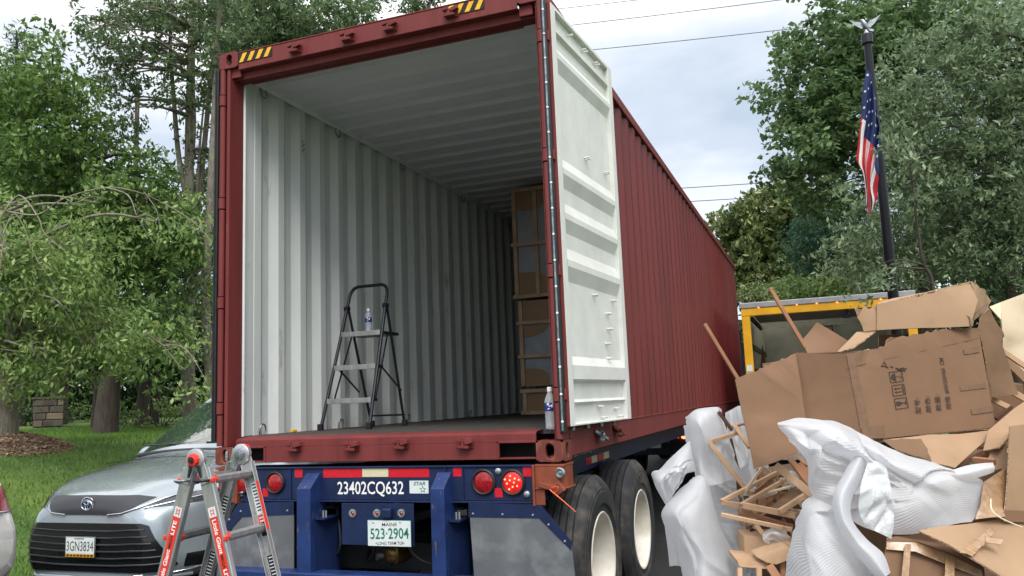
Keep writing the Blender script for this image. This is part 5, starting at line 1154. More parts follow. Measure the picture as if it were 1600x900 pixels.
# 3 tall sparse trees behind the container corner
D3 = 19
tree('tall_tree', 'tall sparse tree with several grey stems rising just left of the container', [G0(300, 640, D3), PD(293, 560, D3), PD(297, 430, D3), PD(297, 320, D3), PD(295, 220, D3), PD(297, 100, D3), PD(300, -60, D3)], [.18, .15, .14, .12, .09, .07, .04],
     reg([(200, 60, 70, 60), (250, 20, 60, 40), (260, 120, 50, 50), (190, 120, 50, 35), (330, 40, 50, 45), (300, 150, 40, 50, 900), (220, 190, 50, 30, 600), (150, 40, 25, 22, 350), (280, 260, 40, 40, 500), (330, 200, 20, 60, 500)], D3, 3.5, .42, 150), 'lf_dark', .14, 90, limbs=60, lr=.045, droop=.3,
     extra=[([PD(296, 330, D3), PD(280, 250, D3), PD(272, 160, D3), PD(266, 60, D3), PD(272, -40, D3)], .07), ([PD(296, 300, D3), PD(303, 200, D3), PD(302, 120, D3), PD(306, -30, D3)], .06), ([PD(294, 410, D3+.3), PD(308, 330, D3+.3), PD(318, 240, D3+.3), PD(330, 120, D3+.3), PD(344, 20, D3), PD(352, -50, D3)], .08), ([PD(305, 350, D3), PD(312, 230, D3), PD(320, 150, D3)], .04)])
tree('tall_tree', 'slim grey trunked tree squeezed against the left container post', [G0(338, 640, 17), PD(322, 500, 17), PD(325, 380, 17), PD(332, 250, 17), PD(338, 120, 17), PD(345, -40, 17)], [.12, .10, .09, .08, .06, .03],
     reg([(350, 60, 30, 60), (320, 420, 20, 40, 300), (325, 520, 20, 60, 500), (305, 460, 30, 40, 600), (335, 10, 40, 40)], 17, 2.5, .36, 60), 'lf_dark', .13, 90, limbs=20, lr=.03)
# 4 conifer tip left, 5 crown above the container
tree('conifer', 'dark pointed conifer tip behind the leafy trees in the upper left', [G0(28, 640, 24), PD(28, 300, 24), PD(26, 48, 24)], [.25, .15, .02],
     [(PD(26+random.uniform(-1, 1)*(y-40)*.22, y, 24+random.uniform(-1, 1)*(y-40)*.006), .28+.0015*(y-40)) for y in range(52, 330, 4)], 'lf_conif', .16, 130, bark='barkd', limbs=20, lr=.03, asp=.2)
D5 = 21
tree('broadleaf_tree', 'grey green crown showing above the container roof corner', [G0(430, 640, D5), PD(430, 300, D5), PD(440, 120, D5), PD(450, -40, D5)], [.3, .2, .12, .06],
     reg([(400, 40, 60, 60), (470, 30, 50, 45), (540, 25, 40, 30), (380, 120, 50, 40), (450, 90, 50, 30), (500, 60, 40, 30), (580, 10, 14, 20, 250), (400, 80, 40, 40)], D5, 4, .45, 240)+reg([(450, 240, 110, 130)], D5, 4.5, .7, 90), 'lf_dark', .15, 110, limbs=50, lr=.04)
for px, py, lab in ((645, 12, 'slender'), (672, 3, 'small')):
    tree('distant_tree', '%s pale green treetop peeping over the container header %s' % (lab, 'at its lower notch' if px < 660 else 'beside a shorter one'), [G0(px, 640, 30), PD(px, 300, 30), PD(px, py-10, 30)], [.2, .12, .02], reg([(px, py, 9, 13, 1), (px-14, py+6, 10, 8, .6)], 30, 1.5, .36, 14)+reg([(px, py+110, 45, 70)], 30, 3, .7, 40), 'lf_dark', .17, 90, limbs=8, lr=.03)
# understory shrubs, far wood and dark trunks on the left
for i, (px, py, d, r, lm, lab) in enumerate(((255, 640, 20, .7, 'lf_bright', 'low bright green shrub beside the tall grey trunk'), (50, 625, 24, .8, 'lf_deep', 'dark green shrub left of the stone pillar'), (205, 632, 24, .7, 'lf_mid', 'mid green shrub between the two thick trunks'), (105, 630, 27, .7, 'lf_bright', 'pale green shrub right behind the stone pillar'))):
    c = PD(px, py, d); g = hgt(c.x, c.y); root = empty('shrub', (c.x, c.y, g), label=lab, cat='shrub')
    cl = [((c.x+random.uniform(-1, 1)*r*1.3, c.y+random.uniform(-1, 1)*r, g+random.uniform(.1, 1)*r), r*.4) for _ in range(16)]
    part(lambda b: [b.tube([(c.x, c.y, g-.05), (q[0][0], q[0][1], q[0][2])], [.02, .006], 5) for q in cl[:9]], 'stems', 'barkd', root)
    leaves('foliage', cl, lm, .11, 130, root, shell=.2)
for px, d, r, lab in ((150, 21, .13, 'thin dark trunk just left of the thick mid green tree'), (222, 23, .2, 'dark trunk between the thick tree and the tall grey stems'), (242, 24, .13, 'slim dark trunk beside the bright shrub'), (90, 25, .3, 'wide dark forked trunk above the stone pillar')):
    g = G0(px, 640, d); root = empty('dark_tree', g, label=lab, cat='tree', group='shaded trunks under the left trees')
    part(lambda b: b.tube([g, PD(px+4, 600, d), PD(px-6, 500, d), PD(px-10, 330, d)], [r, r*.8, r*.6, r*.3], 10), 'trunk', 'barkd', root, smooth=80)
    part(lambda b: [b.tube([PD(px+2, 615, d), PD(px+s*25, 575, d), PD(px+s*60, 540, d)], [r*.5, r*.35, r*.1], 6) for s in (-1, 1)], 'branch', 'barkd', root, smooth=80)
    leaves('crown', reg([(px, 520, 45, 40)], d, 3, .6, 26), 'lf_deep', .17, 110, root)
def wood(name, label, az0, az1, dist, h0, h1, n, lm, size):
    cl = []
    for _ in range(n):
        a = math.radians(random.uniform(az0, az1)); d = dist+random.uniform(-3, 3); x, y = CAM.x+d*math.sin(a), CAM.y+d*math.cos(a)
        cl.append(((x, y, hgt(x, y)+random.uniform(h0, h1)*random.random()**.6), 1.15))
    o = leaves(name, cl, lm, size, 26, None, shell=.1, twig=.5, stuff=True); tag(o, label, 'woodland'); return o
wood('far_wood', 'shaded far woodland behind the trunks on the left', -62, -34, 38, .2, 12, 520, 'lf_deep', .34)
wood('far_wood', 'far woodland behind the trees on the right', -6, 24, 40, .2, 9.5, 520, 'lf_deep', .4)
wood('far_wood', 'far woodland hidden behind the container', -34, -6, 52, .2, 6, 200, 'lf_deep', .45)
# stone pillar
c = PD(75, 662, 22.5); g = hgt(c.x, c.y); zt_ = PD(75, 620.5, 22.5).z
sp = empty('stone_pillar', (c.x, c.y, g), math.radians(-40), label='square stone pillar with a flat cap at the back of the lawn', cat='pillar')
w_ = .36; Rm = ROOTS[sp.name]
def lb(name, a, b_, m, **k): o = MB().obox(Rm @ Vector(a), Rm.to_3x3() @ Vector((b_[0]-a[0], 0, 0)), Rm.to_3x3() @ Vector((0, b_[1]-a[1], 0)), Rm.to_3x3() @ Vector((0, 0, b_[2]-a[2]))).build(name, m, sp, **k); return o
Hh = zt_-g; lb('mortar_core', (-w_+.03, -w_+.03, 0), (w_-.03, w_-.03, Hh-.06), 'mortar')
nr = 4
for r_ in range(nr):
    za, zb = Hh*.93*r_/nr+.01, Hh*.93*(r_+1)/nr-.01
    for face in range(4):
        cut = random.uniform(-.16, .16)+(.08 if r_ % 2 else -.08)
        for a, b_ in ((-w_, cut-.01), (cut+.01, w_-.03)):
            j = random.uniform(0, .02); m = random.choice(['stone', 'stone', 'stone2'])
            if face == 0: lb('stone', (a, -w_-j, za), (b_, -w_+.05, zb), m, bevel=.015)
            if face == 1: lb('stone', (w_-.05, a+.03, za), (w_+j, b_+.03, zb), m, bevel=.015)
            if face == 2: lb('stone', (a+.03, w_-.05, za), (b_+.03, w_+j, zb), m, bevel=.015)
            if face == 3: lb('stone', (-w_-j, a, za), (-w_+.05, b_, zb), m, bevel=.015)
lb('cap_stone', (-w_-.04, -w_-.04, Hh-.06), (w_+.04, w_+.04, Hh), 'stone', bevel=.01)

# right-hand trees
DR = 17
tree('maple_tree', 'maple with lobed drooping boughs reaching into the sky right of centre', [G0(1420, 600, DR+1), PD(1440, 420, DR+1), PD(1430, 200, DR+1), PD(1400, 60, DR+1), PD(1420, -60, DR+1)], [.28, .22, .16, .1, .05],
     reg([(1270, 90, 60, 45), (1240, 160, 50, 30, 900), (1330, 60, 60, 50), (1215, 150, 24, 14, 260), (1205, 78, 18, 12, 130), (1260, 225, 45, 40), (1225, 265, 26, 14, 260), (1290, 160, 50, 60), (1330, 180, 60, 80), (1400, 40, 90, 60), (1300, 290, 50, 50), (1240, 200, 30, 20, 350), (1300, -5, 30, 14, 250), (1500, 20, 110, 50), (1380, 180, 60, 80)], DR, 3.6, .42, 290), 'lf_maple', .135, 140, bark='barkd', limbs=60, lr=.03, asp=.7)
DQ = 12.6
tree('evergreen_oak', 'big glossy leaved tree filling the right side behind the flagpole', [G0(1590, 600, DQ+.6), PD(1580, 420, DQ+.6), PD(1590, 330, DQ+.6), PD(1610, 200, DQ+.6), PD(1600, 60, DQ+.6)], [.15, .09, .08, .06, .03],
     reg([(1560, 90, 90, 70), (1480, 120, 70, 60), (1580, 200, 70, 80), (1450, 200, 60, 60), (1500, 280, 90, 70), (1420, 290, 60, 60), (1580, 360, 60, 80), (1440, 380, 70, 60), (1520, 420, 80, 50), (1360, 330, 40, 50, 1300), (1350, 400, 50, 40), (1440, 100, 40, 50, 900), (1540, 20, 70, 30, 900), (1600, 250, 50, 250), (1400, 150, 30, 60, 1500), (1400, 230, 30, 60, 1500)], DQ+.9, 2.4, .38, 470)+reg([(1540, 200, 90, 200), (1440, 250, 60, 150)], DQ+4, 1.5, .6, 130), 'lf_oval', .115, 150, bark='barkd', limbs=60, lr=.022, asp=.38, droop=-.1, twig=.14)
tree('evergreen_oak', 'leafy sprig of glossy leaves crossing the flagpole above the truck', [G0(1450, 600, DQ-2.7), PD(1460, 470, DQ-2.7), PD(1440, 400, DQ-2.7), PD(1420, 240, DQ-2.7)], [.03, .025, .02, .006],
     reg([(1400, 228, 16, 16, 2), (1425, 240, 22, 16, 2), (1345, 448, 26, 14, 2), (1385, 438, 26, 14, 2), (1440, 300, 20, 50, 3), (1370, 425, 20, 14, 1), (1335, 470, 10, 8, 1)], DQ-2.8, .5, .17, 40), 'lf_oval', .10, 120, bark='barkd', limbs=12, lr=.012, asp=.36, droop=-.1, twig=.1)
DM = 30
tree('magnolia_tree', 'rounded olive green magnolia beyond the far end of the container', [G0(1195, 600, DM), PD(1195, 450, DM), PD(1200, 330, DM)], [.35, .25, .1],
     reg([(1200, 350, 55, 50), (1180, 400, 60, 40), (1160, 350, 30, 22, 500), (1240, 330, 40, 35), (1220, 420, 60, 40), (1130, 370, 18, 16, 200), (1160, 440, 40, 25), (1120, 350, 8, 6, 60)], DM, 5, .62, 150), 'lf_olive', .27, 110, bark='barkd', limbs=24, lr=.06, asp=.45, droop=-.2)
tree('conifer', 'soft dark green conifer mass between the magnolia and the flagpole', [G0(1310, 600, 22), PD(1310, 450, 22), PD(1310, 330, 22)], [.25, .2, .08],
     reg([(1300, 390, 50, 50), (1340, 350, 40, 50), (1280, 430, 40, 25), (1290, 350, 30, 30, 600)], 22, 3, .55, 90), 'lf_conif', .16, 260, bark='barkd', limbs=24, lr=.05, asp=.14)
for px, py, d, lab in ((1255, 450, 18, 'light green bush above the yellow truck on its left side'), (1200, 455, 24, 'olive bush just above the left post of the yellow truck'), (1305, 448, 17, 'bright leafy bush above the middle of the yellow truck')):
    c = PD(px, py, d); root = empty('bush', (c.x, c.y, hgt(c.x, c.y)), label=lab, cat='bush'); cl = reg([(px, py+10, 45, 18, 1), (px, py+40, 45, 30, 1)], d, 2, .42, 40)
    part(lambda b: [b.tube([(c.x, c.y, hgt(c.x, c.y)), tuple(q[0])], [.03, .008], 5) for q in cl[:12]], 'stems', 'barkd', root)
    leaves('foliage', cl, 'lf_bright' if px != 1200 else 'lf_olive', .13, 130, root, shell=.2)

# ------------------------------------------------------------------ the heap: cartons, foam, broken wood
def P3d(pts): return [PD(*p) for p in pts]
def card(name, pts, m, thick=.006, ragged=(), parent=None, warp=.006, seed=0, cuts=3, **k):
    P = P3d(pts) if len(pts[0]) == 3 and not isinstance(pts[0], Vector) else pts
    c = sum(P, Vector())/len(P); n = Vector()
    for i in range(len(P)): n += (P[i]-c).cross(P[(i+1) % len(P)]-c)
    n.normalize()
    if n.dot(FW) > 0: n = -n
    R = random.Random(seed+len(name)); Q = []
    for i in range(len(P)):
        a, b_ = P[i], P[(i+1) % len(P)]; Q.append(a)
        ks = max(2, int((b_-a).length/(.016 if i in ragged else .08)))
        for j in range(1, ks):
            p = lerp(a, b_, j/ks); 
            if i in ragged: p = p+(c-p).normalized()*R.uniform(-.005, .008)+n*R.uniform(-.004, .004)
            Q.append(p)
    bm = bmesh.new(); vs = [bm.verts.new(p) for p in Q]; es = [bm.edges.new((vs[i], vs[(i+1) % len(vs)])) for i in range(len(vs))]
    bmesh.ops.triangle_fill(bm, use_beauty=True, use_dissolve=False, edges=es, normal=n)
    lg = [e for e in bm.edges if e.calc_length() > .12]
    for _ in range(3):
        lg = [e for e in bm.edges if e.calc_length() > .10]
        if lg: bmesh.ops.subdivide_edges(bm, edges=lg, cuts=1, use_grid_fill=True); bmesh.ops.triangulate(bm, faces=bm.faces[:])
    from mathutils import noise
    for v in bm.verts: v.co += n*(noise.noise(v.co*4+Vector((seed*3.3, 0, 0)))*warp*1.6+noise.noise(v.co*11+Vector((seed, 3, 0)))*warp*.5)
    bm.verts.index_update(); b = MB(); b.v = [v.co.copy() for v in bm.verts]; b.f = [[v.index for v in f.verts] for f in bm.faces]; b.mi = [0]*len(b.f); bm.free()
    o = b.build(name, m, parent, smooth=40, solid=thick, **k)
    return o, n
GRP = 'cartons and flaps in the heap'
# big carton with the printing
BF = [(1322, 553, 3.78), (1528, 514, 3.92), (1555, 668, 3.80), (1347, 688, 3.66)]
F3 = P3d(BF); bn = (F3[1]-F3[0]).cross(F3[3]-F3[0]).normalized()
if bn.dot(FW) > 0: bn = -bn
F3[2] = PN(1555, 668, F3[0], bn); 
bc_ = empty('printed_carton', (F3[3]+F3[2])/2, label='large torn brown carton printed with handling symbols and 60X50X60 CM', cat='cardboard box', group=GRP)
back = -bn*.42+Vector((0, 0, .03))
card('front_panel', [F3[0], lerp(F3[0], F3[1], .28)-Vector((0, 0, .0)), lerp(F3[0], F3[1], .32)+(F3[0]-F3[3]).normalized()*.035, lerp(F3[0], F3[1], .75)+(F3[0]-F3[3]).normalized()*.03, F3[1], F3[2], F3[3]], 'card', parent=bc_, warp=0, ragged=(0, 1, 2, 3))
LA = [PD(1244, 551, 3.95), PD(1258, 656, 3.82)]
card('side_panel', [LA[0], F3[0]-bn*.002, F3[3]-bn*.002, LA[1]], 'card', parent=bc_, warp=.003, seed=4)
for t in (.28, .62):
    a, c = lerp(LA[0], LA[1], t), lerp(F3[0], F3[3], t); part(lambda b: b.bar(a+bn*.005, c+bn*.004, .004, .0012, bn), 'crease', 'carddk', bc_)
card('back_panel', [LA[0]+back*.9, F3[1]+back*.9, F3[2]+back*.9, LA[1]+back*.9], 'carddk', parent=bc_, seed=6)
card('end_panel', [F3[1]-bn*.003, F3[1]+back*.9, F3[2]+back*.9, F3[2]-bn*.003], 'card', parent=bc_, seed=7)
card('bottom_panel', [F3[3], F3[2], F3[2]+back*.9, F3[3]+back*.9], 'carddk', parent=bc_, seed=8)
def onb(px, py, off=.004): return PN(px, py, F3[0]+bn*off, bn)
def zq(x, y): return (1340+x/5.622, 540+y/5.622)
def bquad(name, pts, m, off=.0065): return part(lambda b: b.prism([onb(*p, off) for p in pts], bn*.0006), name, m, bc_)
tape_ = [(1322.5, 553), (1333, 551), (1343, 600), (1357, 672), (1362, 686), (1347, 687)]
bquad('packing_tape', [(1323, 556), (1334, 553), (1359, 668), (1345, 672)], 'tape')
bquad('packing_tape', [(1346, 668), (1381, 664), (1383, 684), (1348, 686)], 'tape', .0072)
bquad('packing_tape', [(1500, 604), (1540, 598), (1541, 606), (1501, 611)], 'tape'); bquad('packing_tape', [(1517, 640), (1551, 634), (1552, 643), (1519, 648)], 'tape'); bquad('packing_tape', [(1505, 546), (1530, 541), (1531, 550), (1507, 554)], 'tape')
part(lambda b: b.bar(onb(1323, 575), onb(1530, 528), .003, .001, bn), 'crease', 'carddk', bc_)
# pictograms
def icon(corners, shapes, frame=.055):
    c4 = [onb(*zq(*c), .0068) for c in corners]     # u=0v=0, u=1v=0, u=1v=1, u=0v=1
    f = lambda u, v: lerp(lerp(c4[0], c4[1], u), lerp(c4[3], c4[2], u), v)
    def B(b):
        w = frame
        for a, c, d, e in (((0, 0), (1, 0), (1, w), (0, w)), ((0, 1-w), (1, 1-w), (1, 1), (0, 1)), ((0, w), (w, w), (w, 1-w), (0, 1-w)), ((1-w, w), (1, w), (1, 1-w), (1-w, 1-w))): b.prism([f(*a), f(*c), f(*d), f(*e)], bn*.0004)
        for s in shapes: b.prism([f(*p) for p in s], bn*.0004)
    part(B, 'pictogram', 'boxink', bc_)
# u runs upward along the printing's own horizontal (picture-up), v along its own vertical (picture-left)
def S_(x0, y0, x1, y1): return [(x0, y0), (x1, y0), (x1, y1), (x0, y1)]
gob = [(.32, .88), (.68, .88), (.70, .66), (.62, .50), (.53, .42), (.53, .2), (.70, .16), (.70, .12), (.30, .12), (.30, .16), (.47, .2), (.47, .42), (.38, .50), (.30, .66)]
icon([(450, 545), (430, 450), (320, 465), (335, 562)], [gob])
arr = lambda x: [(x-.03, .25), (x+.03, .25), (x+.03, .66), (x+.11, .66), (x, .86), (x-.11, .66), (x-.03, .66)]
icon([(428, 430), (408, 333), (297, 350), (312, 447)], [arr(.34), arr(.66), S_(.14, .13, .86, .19)])
umb = [(.12, .52), (.2, .70), (.36, .84), (.5, .88), (.64, .84), (.8, .70), (.88, .52), (.74, .58), (.62, .52), (.5, .58), (.38, .52), (.26, .58)]
icon([(408, 310), (385, 215), (273, 232), (290, 330)], [umb, S_(.48, .22, .52, .56), [(.52, .26), (.48, .26), (.42, .16), (.32, .18), (.31, .25), (.27, .25), (.28, .14), (.42, .10)]])
def bt_(s, p0, p1, hpx, sh=0):
    a, c = onb(*zq(*p0), .0075), onb(*zq(*p1), .0075); x = (c-a).normalized(); upv = bn.cross(x)
    o = txt_fit(s, a, c, hpx/5.622*3.8/FPX, 'boxink', bc_, updir=upv, bold=.006); return o
bt_('型号:', (562, 600), (545, 460), 52); bt_('颜色:', (653, 588), (634, 445), 52); bt_('数量:', (742, 575), (722, 432), 52)
bt_('规格', (828, 560), (812, 445), 50); bt_(':', (808, 425), (806, 408), 24); bt_('60X50X60', (803, 412), (768, 200), 38); bt_('CM', (764, 168), (754, 110), 40)
for pts in ([(205, 180), (240, 182), (270, 192)], [(215, 186), (235, 140), (252, 175)], [(290, 183), (312, 188)], [(335, 195), (375, 215), (420, 222)], [(372, 200), (432, 203)], [(385, 222), (400, 190)]):
    pp = [onb(*zq(*p), .007) for p in pts]; part(lambda b: b.tube(pp, .0022, 5), 'pen_mark', 'boxink', bc_)
# hanging flap on the left
card('cardboard_flap', [(1148, 593.5, 3.85), (1244, 551, 3.93), (1250, 600, 3.86), (1258, 655, 3.78), (1247, 707, 3.7), (1212, 722, 3.68), (1178, 733, 3.7), (1160, 650, 3.78)], 'card', ragged=(0,), warp=.012, seed=2, label='broad brown flap hanging at the left of the printed carton', cat='cardboard flap', group=GRP)
# upper carton
uc = empty('upper_carton', PD(1440, 515, 4.0), label='crushed tan carton lying on top of the heap', cat='cardboard box', group=GRP)
card('front_panel', [(1370, 476, 3.95), (1430, 463, 3.95), (1517, 440, 3.97), (1527, 470, 3.92), (1514, 511, 3.88), (1440, 513, 3.9), (1370, 516, 3.92)], 'cardlt', parent=uc, warp=.012, seed=11, ragged=(1,))
card('top_panel', [(1370, 476, 3.95), (1517, 440, 3.97), (1500, 452, 4.35), (1375, 474, 4.35)], 'cardlt', parent=uc, seed=12)
card('end_panel', [(1517, 440, 3.97), (1535, 452, 4.05), (1546, 470, 4.1), (1540, 488, 4.05), (1522, 498, 3.95), (1514, 511, 3.88), (1524, 470, 3.93)], 'cardlt', parent=uc, seed=13, ragged=(0, 1, 2, 3))
card('torn_edge', [(1334, 480, 3.97), (1343, 484, 3.96), (1350, 477, 3.97), (1358, 483, 3.96), (1372, 474, 3.96), (1371, 516, 3.93), (1349, 518, 3.95)], 'cardlt', parent=uc, seed=14, ragged=(0, 1, 2, 3, 4, 6))
card('packing_tape', [(1505, 491, 3.9), (1520, 493, 3.9), (1545, 473, 4.06), (1541, 486, 4.02), (1522, 500, 3.9), (1516, 512, 3.86), (1513, 497, 3.88)], 'tape', thick=.002, parent=uc, seed=15, ragged=(0, 2, 4))
# inside flaps and torn pieces
card('cardboard_flap', [(1309, 551, 3.86), (1339, 521, 3.98), (1372, 519, 3.95), (1352, 534, 3.85), (1330, 546, 3.8)], 'cardlt', ragged=(2, 3, 4), seed=21, label='pale torn flap folded up at the left of the printed carton opening', cat='cardboard flap', group=GRP)
card('cardboard_flap', [(1254, 531, 4.1), (1276.5, 504, 4.15), (1326, 533, 4.15), (1308, 551, 4.05), (1262, 552, 4.0)], 'card', seed=22, warp=.003, label='square brown flap standing up behind the left panel', cat='cardboard flap', group=GRP)
card('cardboard_flap', [(1372, 524, 4.1), (1412, 522, 4.1), (1413, 560, 4.1), (1372, 560, 4.1)], 'card', seed=23, label='short inner flap seen in the mouth of the printed carton', cat='cardboard flap', group=GRP)
card('cardboard_flap', [(1440, 517, 4.15), (1528, 512, 4.15), (1530, 560, 4.15), (1440, 560, 4.15)], 'cardlt', seed=24, label='pale inner flap at the right end of the printed carton mouth', cat='cardboard flap', group=GRP)
card('cardboard_flap', [(1530, 495, 3.98), (1544, 482, 4.0), (1552, 500, 4.0), (1566, 526, 4.0), (1560, 535, 3.98), (1580, 575, 3.95), (1594, 616, 3.9), (1551, 621, 3.84), (1538, 560, 3.88), (1529, 512, 3.93)], 'carddk', ragged=(1, 2, 3), seed=25, warp=.015, label='dark brown flap sagging down the right side of the printed carton', cat='cardboard flap', group=GRP)
card('cardboard_sheet', [(1544, 480, 4.35), (1602, 458, 4.4), (1660, 455, 4.4), (1660, 640, 4.3), (1602, 600, 4.3), (1570, 545, 4.3), (1562, 500, 4.3)], 'cardpale', seed=26, warp=.02, label='large pale weathered cardboard sheet at the right edge of the heap', cat='cardboard sheet', group=GRP)
card('cardboard_flap', [(1380, 688, 3.6), (1450, 680, 3.68), (1549, 672, 3.76), (1538, 690, 3.7), (1491, 733, 3.5), (1463, 727, 3.5), (1413, 707, 3.55)], 'cardlt', seed=27, warp=.012, label='smooth tan flap lying under the lower edge of the printed carton', cat='cardboard flap', group=GRP)
card('cardboard_scrap', [(1380, 687, 3.57), (1437, 689, 3.57), (1448, 705, 3.52), (1455, 722, 3.48), (1430, 715, 3.5), (1400, 702, 3.53)], 'carddk', seed=28, ragged=(0, 1, 2, 3), warp=.02, label='fuzzy brown torn scrap above the white foam', cat='cardboard scrap', group=GRP)
card('cardboard_flap', [(1537, 702, 3.6), (1545, 671, 3.7), (1602, 625, 3.8), (1640, 620, 3.8), (1640, 650, 3.75), (1590, 672, 3.65), (1562, 698, 3.55)], 'cardlt', seed=29, ragged=(4, 5, 6), warp=.015, label='curling tan strip of cardboard right of the printed carton corner', cat='cardboard flap', group=GRP)
rb = empty('right_carton', PD(1620, 810, 3.45), label='pale tan carton side standing at the right edge under the curling strip', cat='cardboard box', group=GRP)
card('front_panel', [(1577, 666, 3.45), (1660, 655, 3.5), (1660, 815, 3.4), (1570, 812, 3.35)], 'cardlt', parent=rb, seed=30)
card('side_panel', [(1577, 666, 3.45), (1570, 812, 3.35), (1575, 800, 3.8), (1580, 680, 3.9)], 'card', parent=rb, seed=31)
card('front_lip', [(1570, 797, 3.345), (1660, 800, 3.39), (1660, 818, 3.37), (1569, 815, 3.33)], 'card', parent=rb, seed=32, thick=.003)
bf = empty('bottom_flap', PD(1540, 900, 3.1), label='wide tan flap with peeling clear tape in the bottom right corner', cat='cardboard flap', group=GRP)
card('sheet', [(1435, 830, 3.15), (1500, 820, 3.28), (1553, 812, 3.36), (1602, 813, 3.38), (1680, 815, 3.38), (1680, 960, 3.0), (1600, 925, 3.0), (1540, 886, 3.03), (1480, 853, 3.08)], 'cardlt', parent=bf, seed=33, warp=.008)
card('packing_tape', [(1500, 862, 3.04), (1550, 823, 3.26), (1556, 830, 3.25), (1520, 868, 3.03)], 'tapelt', thick=.002, parent=bf, seed=34, ragged=(0, 1, 2, 3), warp=.008)
card('packing_tape', [(1542, 838, 3.17), (1568, 842, 3.15), (1564, 849, 3.13), (1540, 846, 3.14)], 'tapelt', thick=.002, parent=bf, seed=35)
lo = empty('taped_carton', PD(1450, 900, 3.1), label='low brown carton wrapped in crinkled tape at the bottom of the picture', cat='cardboard box', group=GRP)
card('front_panel', [(1385, 843, 3.22), (1430, 845, 3.2), (1480, 862, 3.18), (1537, 888, 3.12), (1545, 960, 3.0), (1372, 960, 3.1)], 'card', parent=lo, seed=36, warp=.01)
card('packing_tape', [(1386, 846, 3.20), (1430, 848, 3.18), (1480, 865, 3.15), (1536, 890, 3.09), (1536, 903, 3.08), (1475, 880, 3.13), (1430, 862, 3.16), (1385, 858, 3.18)], 'tapelt', thick=.002, parent=lo, seed=37, warp=.01)
card('packing_tape', [(1414, 850, 3.17), (1424, 850, 3.17), (1418, 925, 3.07), (1406, 925, 3.07)], 'tapelt', thick=.002, parent=lo, seed=38); card('packing_tape', [(1478, 866, 3.14), (1492, 870, 3.13), (1490, 940, 3.02), (1474, 940, 3.02)], 'tapelt', thick=.002, parent=lo, seed=39)
card('top_panel', [(1385, 843, 3.22), (1440, 835, 3.5), (1530, 850, 3.5), (1537, 888, 3.12), (1480, 862, 3.18)], 'card', parent=lo, seed=40)
card('crumpled_paper', [(1537, 753, 3.42), (1568, 733, 3.45), (1572, 770, 3.4), (1570, 808, 3.33), (1520, 814, 3.33), (1530, 790, 3.36)], 'tapelt', seed=41, warp=.03, thick=.002, label='crinkled tan tape scrap right of the clear end of the white foam', cat='tape scrap', group=GRP)
card('crumpled_paper', [(1545, 700, 3.62), (1572, 694, 3.6), (1574, 735, 3.55), (1545, 738, 3.55)], 'cardlt', seed=42, warp=.03, ragged=(0, 1, 2, 3), thick=.003, label='torn tan paper scrap left of the pale right carton', cat='paper scrap', group=GRP)
part(lambda b: b.tube(cr([PD(1548, 780, 3.3), PD(1550, 797, 3.25), (PD(1565, 810, 3.22)), PD(1597, 824, 3.2)], 6), .003, 6), 'plastic_strap', 'whtape', None, label='thin pale strap curling over the bottom right flap', cat='strap')
# closed cartons that carry the heap, low and behind
for i, (x, y, w, d, h, rz, m, lab) in enumerate(((4.15, .15, .8, .7, .62, .2, 'card', 'closed brown carton at the bottom of the heap under the printed carton'), (4.95, .1, .8, .8, .60, -.1, 'cardlt', 'closed tan carton at the bottom right inside the heap'), (4.55, .95, 1.1, .7, .95, .1, 'card', 'tall brown carton standing behind the printed carton'), (4.85, -.62, .62, .5, .45, .15, 'card', 'closed carton on the ground under the taped carton'), (5.0, .55, .7, .7, .55, .05, 'cardlt', 'tan carton resting in the right of the heap'), (3.75, .75, .6, .6, .8, .3, 'carddk', 'dark carton deep behind the broken wood'))):
    z = .0 if i != 4 else .60
    root = empty('closed_carton', (x, y, z), rz, label=lab, cat='cardboard box', group=GRP); R_ = ROOTS[root.name]
    MB().obox(R_ @ Vector((-w/2, -d/2, 0)), R_.to_3x3() @ Vector((w, 0, 0)), R_.to_3x3() @ Vector((0, d, 0)), (0, 0, h)).build('carton_body', m, root, bevel=.006)
    MB().obox(R_ @ Vector((-.025, -d/2-.001, h)), R_.to_3x3() @ Vector((.05, 0, 0)), R_.to_3x3() @ Vector((0, d+.002, 0)), (0, 0, .0015)).build('packing_tape', 'tape', root)

